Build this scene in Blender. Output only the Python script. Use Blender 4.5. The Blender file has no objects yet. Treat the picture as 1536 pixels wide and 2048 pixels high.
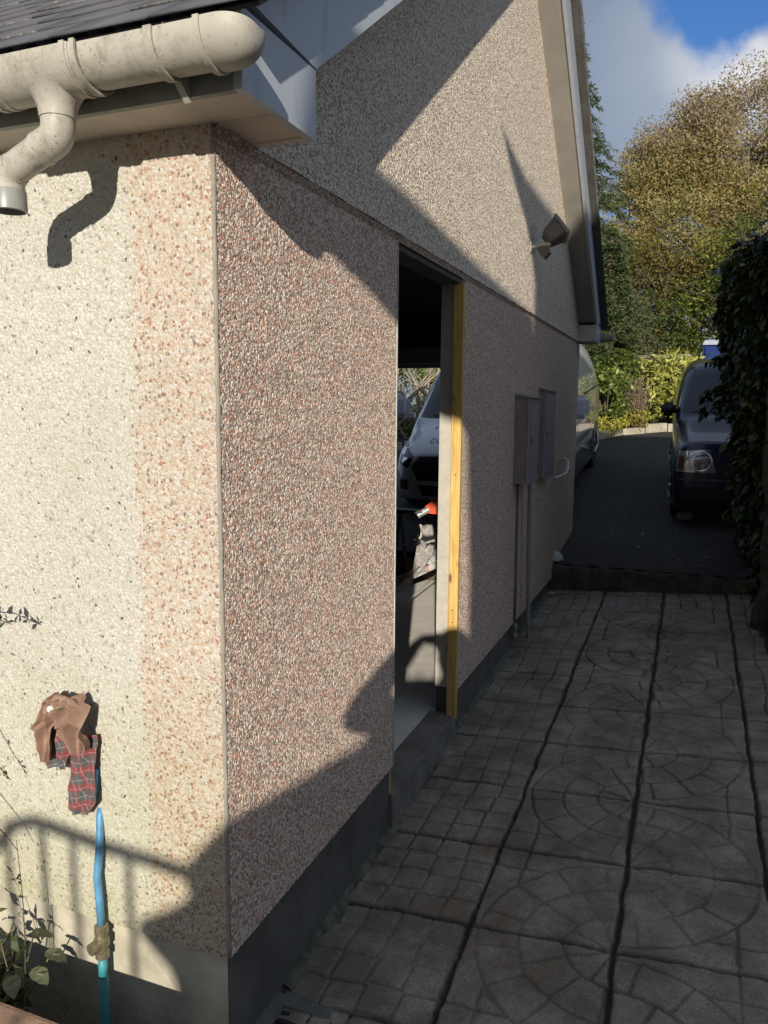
import bpy, bmesh, math, random
import numpy as np
from mathutils import Vector, Matrix
from mathutils.geometry import tessellate_polygon
R = math.radians
rng = np.random.default_rng(7)
random.seed(7)
scene = bpy.context.scene
C = scene.collection

# ------------------------------------------------------------------ camera
YAW, PITCH, ROLL = 0.3734634619, 0.1330833239, 0.0078210646
CAM = Vector((1.0205165, -1.5509011, 1.3935762))
cy, sy, cp, sp = math.cos(YAW), math.sin(YAW), math.cos(PITCH), math.sin(PITCH)
fwd = Vector((-sy*cp, cy*cp, -sp)); rgt = Vector((cy, sy, 0)); up = rgt.cross(fwd)
r2 = rgt*math.cos(ROLL) + up*math.sin(ROLL); u2 = -rgt*math.sin(ROLL) + up*math.cos(ROLL)
cam_d = bpy.data.cameras.new('camera'); cam = bpy.data.objects.new('camera', cam_d); C.objects.link(cam)
m = Matrix((r2, u2, -fwd)).transposed().to_4x4(); m.translation = CAM
cam.matrix_world = m
cam_d.sensor_fit = 'VERTICAL'; cam_d.sensor_height = 24.0; cam_d.lens = 24.0*1559.4/2048
cam_d.clip_start = 0.02; cam_d.clip_end = 400
scene.camera = cam

# ------------------------------------------------------------------ light
AZ, EL = R(17.8), R(16.8)
SUN = Vector((-math.sin(AZ)*math.cos(EL), math.cos(AZ)*math.cos(EL), -math.sin(EL)))  # travel direction
sd = bpy.data.lights.new('sun', 'SUN'); sd.energy = 5.0; sd.angle = R(0.53); sd.color = (1.0, 0.915, 0.80)
so = bpy.data.objects.new('sun', sd); C.objects.link(so)
so.rotation_euler = SUN.to_track_quat('-Z', 'Y').to_euler()

def cam_dir(px, py):
    return (r2*((px-768)/1559.4) - u2*((py-1024)/1559.4) + fwd).normalized()

def N(nt, t, **kw):
    n = nt.nodes.new(t)
    for k, v in kw.items():
        if k.startswith('i_'):
            key = k[2:]
            key = int(key) if key.isdigit() else key.replace('_', ' ')
            n.inputs[key].default_value = v
        else: setattr(n, k, v)
    return n
def L(nt, a, b): nt.links.new(a, b)
def mathn(nt, op, a, b=None, c=None, clamp=False):
    n = nt.nodes.new('ShaderNodeMath'); n.operation = op; n.use_clamp = clamp
    for i, v in enumerate((a, b, c)):
        if v is None: continue
        if isinstance(v, (int, float)): n.inputs[i].default_value = v
        else: nt.links.new(v, n.inputs[i])
    return n.outputs[0]
def ramp(nt, src, stops, interp='LINEAR'):
    n = nt.nodes.new('ShaderNodeValToRGB'); n.color_ramp.interpolation = interp
    e = n.color_ramp.elements
    while len(e) < len(stops): e.new(0.5)
    for el, (p, c) in zip(e, stops):
        el.position = p
        el.color = (*c, 1) if len(c) == 3 else c
    nt.links.new(src, n.inputs[0]); return n.outputs[0]
def mixc(nt, f, a, b, mode='MIX'):
    n = nt.nodes.new('ShaderNodeMix'); n.data_type = 'RGBA'; n.blend_type = mode
    for i, v in ((0, f), (6, a), (7, b)):
        if isinstance(v, (int, float)): n.inputs[i].default_value = v
        elif isinstance(v, tuple): n.inputs[i].default_value = (*v, 1) if len(v) == 3 else v
        else: nt.links.new(v, n.inputs[i])
    return n.outputs[2]

world = bpy.data.worlds.new('World'); scene.world = world; world.use_nodes = True
nt = world.node_tree; nt.nodes.clear()
wo = N(nt, 'ShaderNodeOutputWorld'); bg = N(nt, 'ShaderNodeBackground'); bg2 = N(nt, 'ShaderNodeBackground')
sky = N(nt, 'ShaderNodeTexSky', sky_type='NISHITA', sun_disc=False, sun_elevation=EL, sun_rotation=R(162.2))
bg.inputs[1].default_value = 0.122
hs = N(nt, 'ShaderNodeHueSaturation', i_Saturation=1.45); L(nt, sky.outputs[0], hs.inputs['Color']); L(nt, mixc(nt, 1.0, hs.outputs[0], (1.0, 0.86, 1.10), 'MULTIPLY'), bg.inputs[0])
# banks of cloud: noise on the sky direction, thinned out round one open blue patch
tc = N(nt, 'ShaderNodeTexCoord')
nz = N(nt, 'ShaderNodeTexNoise', i_Scale=5.0, i_Detail=8.0, i_Roughness=0.52); L(nt, tc.outputs['Generated'], nz.inputs['Vector'])
nz2 = N(nt, 'ShaderNodeTexNoise', i_Scale=2.6, i_Detail=4.0, i_Roughness=0.5); L(nt, tc.outputs['Generated'], nz2.inputs['Vector'])
def around(px, py):
    d = cam_dir(px, py)
    v = N(nt, 'ShaderNodeVectorMath', operation='DISTANCE'); L(nt, tc.outputs['Generated'], v.inputs[0]); v.inputs[1].default_value = d
    return v.outputs['Value']
d1 = around(1500, -60); d2 = around(1480, 150); d3 = around(1250, 420)
hole = mathn(nt, 'MULTIPLY_ADD', d1, -7.5, 1.06)
hole = mathn(nt, 'MAXIMUM', hole, 0.0)
hole3 = mathn(nt, 'MAXIMUM', mathn(nt, 'MULTIPLY_ADD', d3, -6.0, 0.5), 0.0)
dens = mathn(nt, 'ADD', mathn(nt, 'MULTIPLY', nz.outputs[0], 1.5), -0.12)
dens = mathn(nt, 'SUBTRACT', dens, mathn(nt, 'ADD', hole, hole3))
mask = mathn(nt, 'MULTIPLY', mathn(nt, 'SUBTRACT', dens, 0.14), 5.0, clamp=True)
thin = ramp(nt, mask, [(0.0, (0, 0, 0)), (1.0, (0.93, 0.93, 0.93))], 'EASE')
white = mathn(nt, 'ADD', mathn(nt, 'MULTIPLY_ADD', d2, -6.0, 1.05), mathn(nt, 'MULTIPLY', mathn(nt, 'SUBTRACT', nz2.outputs[0], 0.5), 1.6), clamp=True)
cc = ramp(nt, white, [(0.0, (0.30, 0.36, 0.47)), (0.4, (0.44, 0.50, 0.60)), (0.9, (1.0, 1.0, 1.0))])
L(nt, cc, bg2.inputs[0]); bg2.inputs[1].default_value = 0.84
mx = N(nt, 'ShaderNodeMixShader'); L(nt, thin, mx.inputs[0]); L(nt, bg.outputs[0], mx.inputs[1]); L(nt, bg2.outputs[0], mx.inputs[2])
L(nt, mx.outputs[0], wo.inputs[0])

scene.view_settings.view_transform = 'Standard'; scene.view_settings.look = 'None'
scene.view_settings.exposure = 0.0; scene.view_settings.gamma = 1.0
scene.view_settings.use_curve_mapping = False

# ------------------------------------------------------------------ helpers
def newmat(name):
    mt = bpy.data.materials.new(name); mt.use_nodes = True
    nt = mt.node_tree; b = nt.nodes['Principled BSDF']
    return mt, nt, b
def objcoord(nt):
    return N(nt, 'ShaderNodeTexCoord').outputs['Object']
def simple(name, col, rough=0.6, metal=0.0, var=0.12, scale=18.0, bump=0.0, bscale=120.0, spec=0.5, coat=0.0):
    mt, nt, b = newmat(name); oc = objcoord(nt)
    n = N(nt, 'ShaderNodeTexNoise', i_Scale=scale, i_Detail=6.0, i_Roughness=0.6); L(nt, oc, n.inputs['Vector'])
    lo = tuple(c*(1-var) for c in col); hi = tuple(min(1, c*(1+var)) for c in col)
    L(nt, ramp(nt, n.outputs[0], [(0.3, lo), (0.7, hi)]), b.inputs['Base Color'])
    b.inputs['Roughness'].default_value = rough; b.inputs['Metallic'].default_value = metal
    b.inputs['Specular IOR Level'].default_value = spec
    if coat: b.inputs['Coat Weight'].default_value = coat; b.inputs['Coat Roughness'].default_value = 0.04
    if bump:
        n2 = N(nt, 'ShaderNodeTexNoise', i_Scale=bscale, i_Detail=5.0); L(nt, oc, n2.inputs['Vector'])
        bp = N(nt, 'ShaderNodeBump', i_Strength=1.0, i_Distance=bump); L(nt, n2.outputs[0], bp.inputs['Height']); L(nt, bp.outputs[0], b.inputs['Normal'])
    return mt
def setp(o, label=None, cat=None, group=None, kind=None):
    if label: o['label'] = label
    if cat: o['category'] = cat
    if group: o['group'] = group
    if kind: o['kind'] = kind
    return o
def empty(name, loc, label, cat, group=None, rz=0):
    o = bpy.data.objects.new(name, None); C.objects.link(o); o.location = loc; o.rotation_euler = (0, 0, rz)
    o.empty_display_size = 0.1
    setp(o, label, cat, group); return o
class MB:
    def __init__(s): s.v = []; s.f = []; s.mi = []
    def add(s, vs, fs, mi=0):
        o = len(s.v); s.v += [tuple(v) for v in vs]
        for f in fs: s.f.append(tuple(i+o for i in f)); s.mi.append(mi)
    def box(s, x0, x1, y0, y1, z0, z1, mi=0, bev=0.0):
        if bev <= 0:
            v = [(x, y, z) for z in (z0, z1) for y in (y0, y1) for x in (x0, x1)]
            s.add(v, [(0, 2, 3, 1), (4, 5, 7, 6), (0, 1, 5, 4), (2, 6, 7, 3), (0, 4, 6, 2), (1, 3, 7, 5)], mi); return
        bm = bmesh.new(); bmesh.ops.create_cube(bm, size=1)
        for v in bm.verts: v.co = Vector(((x0+x1)/2+v.co.x*(x1-x0), (y0+y1)/2+v.co.y*(y1-y0), (z0+z1)/2+v.co.z*(z1-z0)))
        bmesh.ops.bevel(bm, geom=bm.edges[:], offset=bev, segments=2, affect='EDGES', profile=0.7)
        s.bm(bm, mi)
    def bm(s, bm, mi=0, mat=None):
        bm.verts.index_update()
        s.add([(mat @ v.co if mat else v.co) for v in bm.verts], [[v.index for v in f.verts] for f in bm.faces], mi); bm.free()
    def tube(s, pts, r, n=10, mi=0, cap=True, closed=False):
        pts = [Vector(p) for p in pts]; k = len(pts)
        rr = r if isinstance(r, (list, tuple)) else [r]*k
        vs = []; prev = None
        for i, p in enumerate(pts):
            if closed: t = (pts[(i+1) % k]-pts[i-1]).normalized()
            else:
                a = pts[max(0, i-1)]; b = pts[min(k-1, i+1)]; t = (b-a).normalized()
            if prev is None:
                q = Vector((0, 0, 1)) if abs(t.z) < 0.9 else Vector((1, 0, 0))
                nx = t.cross(q).normalized()
            else:
                nx = (prev - t*prev.dot(t)).normalized()
            prev = nx; ny = t.cross(nx)
            for j in range(n):
                a = 2*math.pi*j/n; vs.append(p + (nx*math.cos(a)+ny*math.sin(a))*rr[i])
        fs = []
        for i in range(k if closed else k-1):
            for j in range(n):
                a = i*n+j; b = i*n+(j+1) % n; i2 = (i+1) % k
                fs.append((a, b, i2*n+(j+1) % n, i2*n+j))
        if cap and not closed: fs += [tuple(range(n))[::-1], tuple((k-1)*n+j for j in range(n))]
        s.add(vs, fs, mi)
    def prism(s, poly, ext, mi=0):
        """poly: list of 3D points (planar); ext: extrusion vector; closed solid"""
        P = [Vector(p) for p in poly]; n = len(P); e = Vector(ext)
        tri = tessellate_polygon([P])
        vs = P + [p+e for p in P]
        fs = [tuple(t) for t in tri] + [tuple(i+n for i in t)[::-1] for t in tri] + [(i, (i+1) % n, (i+1) % n+n, i+n) for i in range(n)]
        s.add(vs, fs, mi)
    def lathe(s, prof, o, axis, n=24, mi=0):
        """prof: (r, h) along axis from o"""
        ax = Vector(axis).normalized(); q = Vector((0, 0, 1)) if abs(ax.z) < 0.9 else Vector((1, 0, 0))
        a1 = ax.cross(q).normalized(); a2 = ax.cross(a1); o = Vector(o); vs = []
        for (r, h) in prof:
            for j in range(n):
                a = 2*math.pi*j/n; vs.append(o+ax*h+(a1*math.cos(a)+a2*math.sin(a))*r)
        fs = [(i*n+j, i*n+(j+1) % n, (i+1)*n+(j+1) % n, (i+1)*n+j) for i in range(len(prof)-1) for j in range(n)]
        fs += [tuple(range(n))[::-1], tuple((len(prof)-1)*n+j for j in range(n))]
        s.add(vs, fs, mi)
    def build(s, name, mats, parent=None, smooth=False, fix=True, auto=None):
        me = bpy.data.meshes.new(name); me.from_pydata(s.v, [], s.f)
        if not isinstance(mats, (list, tuple)): mats = [mats]
        for mt in mats: me.materials.append(mt)
        me.polygons.foreach_set('material_index', s.mi)
        if fix:
            b = bmesh.new(); b.from_mesh(me); bmesh.ops.recalc_face_normals(b, faces=b.faces[:]); b.to_mesh(me); b.free()
        if smooth: me.polygons.foreach_set('use_smooth', [True]*len(me.polygons))
        o = bpy.data.objects.new(name, me); C.objects.link(o)
        if auto is not None:
            me.polygons.foreach_set('use_smooth', [True]*len(me.polygons))
            sharp_edges(me, auto)
        if parent:
            o.parent = parent
        return o
def sharp_edges(me, ang):
    b = bmesh.new(); b.from_mesh(me)
    for e in b.edges:
        if len(e.link_faces) == 2 and e.calc_face_angle(0) > ang: e.smooth = False
    b.to_mesh(me); b.free()
def npmesh(name, V, F, mats, parent=None, smooth=False, mi=None, attrs=None):
    """V (n,3), F (m,k) arrays"""
    me = bpy.data.meshes.new(name)
    V = np.asarray(V, np.float32); F = np.asarray(F, np.int32)
    me.vertices.add(len(V)); me.vertices.foreach_set('co', V.ravel())
    k = F.shape[1]; me.loops.add(F.size); me.loops.foreach_set('vertex_index', F.ravel())
    me.polygons.add(len(F)); me.polygons.foreach_set('loop_start', np.arange(0, F.size, k, dtype=np.int32))
    if mi is not None: me.polygons.foreach_set('material_index', np.asarray(mi, np.int32))
    if smooth: me.polygons.foreach_set('use_smooth', np.ones(len(F), bool))
    me.update(calc_edges=True)
    for mt in (mats if isinstance(mats, (list, tuple)) else [mats]): me.materials.append(mt)
    for nm, dom, arr in (attrs or []):
        a = me.attributes.new(nm, 'FLOAT', dom); a.data.foreach_set('value', np.asarray(arr, np.float32).ravel())
    o = bpy.data.objects.new(name, me); C.objects.link(o)
    if parent: o.parent = parent
    return o
def grid(o, u, v, nu, nv):
    """vertices and quads of a regular patch; u, v full edge vectors; normal = u x v"""
    o = np.array(o, float); u = np.array(u, float); v = np.array(v, float)
    a, b = np.meshgrid(np.linspace(0, 1, nu+1), np.linspace(0, 1, nv+1))
    V = o + a.ravel()[:, None]*u + b.ravel()[:, None]*v
    i = np.arange(nv)[:, None]*(nu+1)+np.arange(nu)[None, :]; i = i.ravel()
    F = np.stack([i, i+1, i+nu+2, i+nu+1], 1)
    return V, F
def merge(ps):
    Vs, Fs, o = [], [], 0
    for V, F in ps: Vs.append(V); Fs.append(F+o); o += len(V)
    return np.concatenate(Vs), np.concatenate(Fs)
def vnoise(x, y, s, seed):
    """value noise -1..1"""
    g = np.random.default_rng(seed).uniform(-1, 1, (256, 256))
    X = x*s; Y = y*s; i = np.floor(X).astype(int); j = np.floor(Y).astype(int)
    fx = X-i; fy = Y-j; fx = fx*fx*(3-2*fx); fy = fy*fy*(3-2*fy)
    a = g[i % 256, j % 256]; b = g[(i+1) % 256, j % 256]; c = g[i % 256, (j+1) % 256]; d = g[(i+1) % 256, (j+1) % 256]
    return (a*(1-fx)+b*fx)*(1-fy)+(c*(1-fx)+d*fx)*fy

# ------------------------------------------------------------------ materials
def dash_material(name, palette, mortar, scale=125.0, amp=0.0035, stain=None, patch=None):
    """pebble dash: one flat colour per stone, stones standing out of a cement bed"""
    mt, nt, b = newmat(name); oc = objcoord(nt)
    wob = N(nt, 'ShaderNodeTexNoise', i_Scale=60.0, i_Detail=2.0); L(nt, oc, wob.inputs['Vector'])
    vm = N(nt, 'ShaderNodeVectorMath', operation='MULTIPLY_ADD'); L(nt, wob.outputs['Color'], vm.inputs[0])
    vm.inputs[1].default_value = (0.006, 0.006, 0.006); L(nt, oc, vm.inputs[2])
    def layer(off, sc):
        ad = N(nt, 'ShaderNodeVectorMath', operation='ADD'); L(nt, vm.outputs[0], ad.inputs[0]); ad.inputs[1].default_value = off
        v = N(nt, 'ShaderNodeTexVoronoi', feature='F1', i_Scale=sc, i_Randomness=1.0); L(nt, ad.outputs[0], v.inputs['Vector'])
        sp_ = N(nt, 'ShaderNodeSeparateColor'); L(nt, v.outputs['Color'], sp_.inputs[0])
        df = N(nt, 'ShaderNodeVectorMath', operation='SUBTRACT'); L(nt, ad.outputs[0], df.inputs[0]); L(nt, v.outputs['Position'], df.inputs[1])
        cn = N(nt, 'ShaderNodeVectorMath', operation='SUBTRACT'); L(nt, v.outputs['Color'], cn.inputs[0]); cn.inputs[1].default_value = (0.5, 0.5, 0.5)
        dt = N(nt, 'ShaderNodeVectorMath', operation='DOT_PRODUCT'); L(nt, df.outputs[0], dt.inputs[0]); L(nt, cn.outputs[0], dt.inputs[1])
        dd = mathn(nt, 'POWER', mathn(nt, 'MULTIPLY', v.outputs['Distance'], 1.30), 2.6)
        h_ = mathn(nt, 'MULTIPLY', mathn(nt, 'SUBTRACT', 1.0, dd), mathn(nt, 'MULTIPLY_ADD', sp_.outputs[1], 0.5, 0.5))
        return mathn(nt, 'MULTIPLY_ADD', dt.outputs['Value'], sc*1.5, h_), sp_
    hA, sA = layer((0, 0, 0), scale); hB, sB = layer((3.37, 1.91, 7.13), scale*0.86)
    pick = mathn(nt, 'GREATER_THAN', hB, hA)
    mr = N(nt, 'ShaderNodeMix'); mr.data_type = 'RGBA'; L(nt, pick, mr.inputs[0])
    cA = N(nt, 'ShaderNodeCombineColor'); cB = N(nt, 'ShaderNodeCombineColor')
    for k_ in range(3): L(nt, sA.outputs[k_], cA.inputs[k_]); L(nt, sB.outputs[k_], cB.inputs[k_])
    L(nt, cA.outputs[0], mr.inputs[6]); L(nt, cB.outputs[0], mr.inputs[7])
    sep = N(nt, 'ShaderNodeSeparateColor'); L(nt, mr.outputs[2], sep.inputs[0])
    hmax = mathn(nt, 'MAXIMUM', hA, hB)
    base = ramp(nt, sep.outputs[0], palette, 'CONSTANT')
    if patch:
        sx = N(nt, 'ShaderNodeSeparateXYZ'); L(nt, oc, sx.inputs[0])
        pn = N(nt, 'ShaderNodeTexNoise', i_Scale=6.0, i_Detail=4.0); L(nt, oc, pn.inputs['Vector'])
        e = mathn(nt, 'ADD', sx.outputs[0], mathn(nt, 'MULTIPLY', mathn(nt, 'SUBTRACT', pn.outputs[0], 0.5), 0.07))
        e = mathn(nt, 'MULTIPLY_ADD', sep.outputs[1], 0.045, e)
        f = mathn(nt, 'MULTIPLY', mathn(nt, 'ADD', e, 0.215), 60.0, clamp=True)
        base = mixc(nt, f, base, ramp(nt, sep.outputs[0], patch, 'CONSTANT'))
    big = N(nt, 'ShaderNodeTexNoise', i_Scale=1.7, i_Detail=5.0, i_Roughness=0.6); L(nt, oc, big.inputs['Vector'])
    base = mixc(nt, mathn(nt, 'MULTIPLY', mathn(nt, 'SUBTRACT', big.outputs[0], 0.38), 1.2, clamp=True), base, (0.72, 0.68, 0.60), 'MULTIPLY') if stain else base
    if stain:
        sz = N(nt, 'ShaderNodeSeparateXYZ'); L(nt, oc, sz.inputs[0])
        hz = mathn(nt, 'MULTIPLY_ADD', sz.outputs[2], -1.3, 1.05, clamp=True)
        hz = mathn(nt, 'MULTIPLY', hz, mathn(nt, 'MULTIPLY_ADD', big.outputs[0], 1.6, -0.1, clamp=True))
        base = mixc(nt, hz, base, stain, 'MULTIPLY')
    edge = mathn(nt, 'MULTIPLY', mathn(nt, 'SUBTRACT', hmax, 0.30), 6.0, clamp=True)
    col = mixc(nt, edge, mortar, base)
    L(nt, col, b.inputs['Base Color']); b.inputs['Roughness'].default_value = 0.75
    b.inputs['Specular IOR Level'].default_value = 0.3
    tilt = N(nt, 'ShaderNodeTexNoise', i_Scale=scale*1.3, i_Detail=2.0); L(nt, oc, tilt.inputs['Vector'])
    h = mathn(nt, 'MAXIMUM', mathn(nt, 'MINIMUM', hmax, 1.35), 0.25)
    h = mathn(nt, 'MULTIPLY_ADD', tilt.outputs[0], 0.35, h)
    dn = N(nt, 'ShaderNodeDisplacement', i_Midlevel=0.0, i_Scale=amp); L(nt, h, dn.inputs['Height'])
    L(nt, dn.outputs[0], nt.nodes['Material Output'].inputs['Displacement'])
    mt.displacement_method = 'BOTH'
    return mt
CREAM = [(0.0, (0.586, 0.595, 0.531)), (0.3, (0.615, 0.632, 0.588)), (0.52, (0.516, 0.508, 0.424)), (0.72, (0.568, 0.559, 0.476)), (0.93, (0.397, 0.388, 0.335)), (0.975, (0.28, 0.282, 0.264)), (0.992, (0.133, 0.133, 0.128))]
PINK = [(0.0, (0.591, 0.544, 0.471)), (0.2, (0.612, 0.586, 0.534)), (0.36, (0.525, 0.409, 0.305)), (0.54, (0.463, 0.294, 0.211)), (0.62, (0.545, 0.475, 0.369)), (0.82, (0.368, 0.194, 0.135)), (0.87, (0.47, 0.422, 0.361)), (0.955, (0.252, 0.207, 0.182))]
SIDE = [(0.0, (0.82, 0.714, 0.573)), (0.22, (0.82, 0.788, 0.691)), (0.36, (0.68, 0.476, 0.364)), (0.56, (0.568, 0.357, 0.266)), (0.66, (0.815, 0.617, 0.474)), (0.8, (0.617, 0.281, 0.177)), (0.84, (0.444, 0.314, 0.257)), (0.94, (0.272, 0.195, 0.167))]
GABLE = [(0.0, (0.93, 0.833, 0.658)), (0.34, (0.813, 0.657, 0.515)), (0.6, (0.542, 0.417, 0.325)), (0.75, (0.93, 0.883, 0.724)), (0.9, (0.345, 0.263, 0.219))]
M_front = dash_material('pebble_dash_front', CREAM, (0.52, 0.475, 0.39), 125, 0.0030, stain=(0.74, 0.74, 0.48), patch=PINK)
M_side = dash_material('pebble_dash_side', SIDE, (0.41, 0.33, 0.265), 145, 0.0032)
M_gable = dash_material('pebble_dash_gable', GABLE, (0.40, 0.335, 0.275), 140, 0.0034)
M_bead = simple('cement_bead', (0.31, 0.285, 0.24), 0.85, bump=0.002, bscale=150, var=0.2)
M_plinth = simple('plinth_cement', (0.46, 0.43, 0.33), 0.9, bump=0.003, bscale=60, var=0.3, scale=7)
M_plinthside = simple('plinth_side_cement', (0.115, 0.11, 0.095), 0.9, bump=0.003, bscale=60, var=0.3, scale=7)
M_conc = simple('bare_concrete', (0.36, 0.34, 0.30), 0.9, bump=0.002, bscale=90, var=0.15, scale=9)
M_block = simple('aerated_block', (0.50, 0.47, 0.40), 0.95, bump=0.0015, bscale=260, var=0.10, scale=30)
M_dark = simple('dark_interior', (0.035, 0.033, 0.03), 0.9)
M_pvc = None
def pvc_material():
    mt, nt, b = newmat('weathered_pvc'); oc = objcoord(nt)
    n = N(nt, 'ShaderNodeTexNoise', i_Scale=26.0, i_Detail=9.0, i_Roughness=0.72); L(nt, oc, n.inputs['Vector'])
    n2 = N(nt, 'ShaderNodeTexNoise', i_Scale=5.0, i_Detail=4.0); L(nt, oc, n2.inputs['Vector'])
    f = mathn(nt, 'MULTIPLY', mathn(nt, 'SUBTRACT', n.outputs[0], 0.47), 5.0, clamp=True)
    f = mathn(nt, 'MULTIPLY', f, mathn(nt, 'MULTIPLY', mathn(nt, 'SUBTRACT', n2.outputs[0], 0.36), 3.5, clamp=True))
    c = mixc(nt, mathn(nt, 'MULTIPLY', f, 0.8), (0.47, 0.45, 0.385), (0.22, 0.21, 0.155))
    n3 = N(nt, 'ShaderNodeTexNoise', i_Scale=160.0, i_Detail=3.0); L(nt, oc, n3.inputs['Vector'])
    sp_ = mathn(nt, 'MULTIPLY', mathn(nt, 'SUBTRACT', n3.outputs[0], 0.63), 14.0, clamp=True)
    c = mixc(nt, mathn(nt, 'MULTIPLY', sp_, mathn(nt, 'MULTIPLY_ADD', n2.outputs[0], 1.6, -0.3, clamp=True)), c, (0.16, 0.13, 0.09))
    L(nt, c, b.inputs['Base Color']); b.inputs['Roughness'].default_value = 0.52; b.inputs['Specular IOR Level'].default_value = 0.35
    bp = N(nt, 'ShaderNodeBump', i_Strength=0.5, i_Distance=0.0008); L(nt, n3.outputs[0], bp.inputs['Height']); L(nt, bp.outputs[0], b.inputs['Normal'])
    return mt
M_pvc = pvc_material()
M_pvcgrey = simple('grey_pvc', (0.30, 0.31, 0.29), 0.35, var=0.1)
M_fascia = simple('fascia_paint', (0.24, 0.25, 0.22), 0.5, var=0.15)
M_soffit = simple('soffit_board', (0.62, 0.56, 0.47), 0.6, var=0.12, scale=9)
M_soffgrey = simple('rake_soffit_board', (0.36, 0.34, 0.30), 0.75, var=0.12, scale=6)
def barge_material():
    mt, nt, b = newmat('barge_board_paint'); oc = objcoord(nt)
    n = N(nt, 'ShaderNodeTexNoise', i_Scale=3.0, i_Detail=4.0); 
    mp = N(nt, 'ShaderNodeMapping', i_Scale=(1, 6, 1.6)); L(nt, oc, mp.inputs[0]); L(nt, mp.outputs[0], n.inputs['Vector'])
    n2 = N(nt, 'ShaderNodeTexNoise', i_Scale=40.0, i_Detail=6.0); L(nt, oc, n2.inputs['Vector'])
    f = mathn(nt, 'MULTIPLY', mathn(nt, 'SUBTRACT', n.outputs[0], 0.58), 4.0, clamp=True)
    f = mathn(nt, 'MULTIPLY', f, n2.outputs[0])
    L(nt, mixc(nt, f, (0.50, 0.55, 0.60), (0.16, 0.19, 0.24)), b.inputs['Base Color'])
    b.inputs['Roughness'].default_value = 0.32
    return mt
M_barge = barge_material()
def slate_material():
    mt, nt, b = newmat('slate'); oc = objcoord(nt)
    n = N(nt, 'ShaderNodeTexNoise', i_Scale=14.0, i_Detail=8.0, i_Roughness=0.7); L(nt, oc, n.inputs['Vector'])
    at = N(nt, 'ShaderNodeAttribute', attribute_name='rnd')
    c = ramp(nt, n.outputs[0], [(0.3, (0.085, 0.093, 0.105)), (0.7, (0.14, 0.148, 0.163))])
    c = mixc(nt, mathn(nt, 'MULTIPLY', at.outputs['Fac'], 0.6), c, (0.13, 0.12, 0.13))
    L(nt, c, b.inputs['Base Color']); b.inputs['Roughness'].default_value = 0.9; b.inputs['Specular IOR Level'].default_value = 0.12
    bp = N(nt, 'ShaderNodeBump', i_Strength=0.8, i_Distance=0.004); L(nt, n.outputs[0], bp.inputs['Height']); L(nt, bp.outputs[0], b.inputs['Normal'])
    return mt
M_slate = slate_material()
M_lichen = simple('slate_edge_lichen', (0.15, 0.15, 0.14), 0.9, var=0.8, scale=60)
def wood_material():
    mt, nt, b = newmat('treated_timber'); oc = objcoord(nt)
    mp = N(nt, 'ShaderNodeMapping', i_Scale=(26, 26, 1.6)); L(nt, oc, mp.inputs[0])
    n = N(nt, 'ShaderNodeTexNoise', i_Scale=4.0, i_Detail=5.0, i_Distortion=0.6); L(nt, mp.outputs[0], n.inputs['Vector'])
    c = ramp(nt, n.outputs[0], [(0.32, (0.50, 0.30, 0.075)), (0.50, (0.66, 0.43, 0.13)), (0.68, (0.76, 0.54, 0.20))])
    v = N(nt, 'ShaderNodeTexVoronoi', i_Scale=1.0); mp2 = N(nt, 'ShaderNodeMapping', i_Scale=(14, 14, 5)); L(nt, oc, mp2.inputs[0]); L(nt, mp2.outputs[0], v.inputs['Vector'])
    kn = mathn(nt, 'MULTIPLY', mathn(nt, 'SUBTRACT', 0.16, v.outputs['Distance']), 14, clamp=True)
    c = mixc(nt, kn, c, (0.22, 0.11, 0.04))
    L(nt, c, b.inputs['Base Color']); b.inputs['Roughness'].default_value = 0.6
    return mt
M_wood = wood_material()
M_black = simple('black_plastic', (0.02, 0.02, 0.022), 0.4)
M_rubber = simple('rubber', (0.018, 0.018, 0.018), 0.75)
M_glassblk = simple('window_glass', (0.010, 0.018, 0.03), 0.03, var=0.0, spec=0.5, coat=0.3)
M_chrome = simple('chrome', (0.8, 0.8, 0.82), 0.08, metal=1.0, var=0.02)
M_clear = simple('lamp_lens', (0.42, 0.44, 0.46), 0.06, metal=0.55, var=0.35, scale=40, coat=1.0)
M_vanp = simple('van_paint', (0.80, 0.83, 0.88), 0.25, var=0.02, coat=1.0)
M_carp = simple('car_paint', (0.004, 0.008, 0.03), 0.25, var=0.05, coat=0.55)
M_alloy = simple('wheel_alloy', (0.45, 0.46, 0.47), 0.3, metal=0.8)
M_bark = simple('bark', (0.13, 0.10, 0.07), 0.9, bump=0.01, bscale=30, var=0.4)
M_palebark = simple('pale_bark', (0.36, 0.30, 0.22), 0.9, bump=0.01, bscale=30, var=0.3)
M_box = simple('meter_box_plastic', (0.29, 0.275, 0.275), 0.5, var=0.12)
M_boxside = simple('meter_box_brown_side', (0.27, 0.235, 0.215), 0.6, var=0.2)
M_lightpvc = simple('light_grey_pvc', (0.50, 0.50, 0.48), 0.5)

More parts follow.
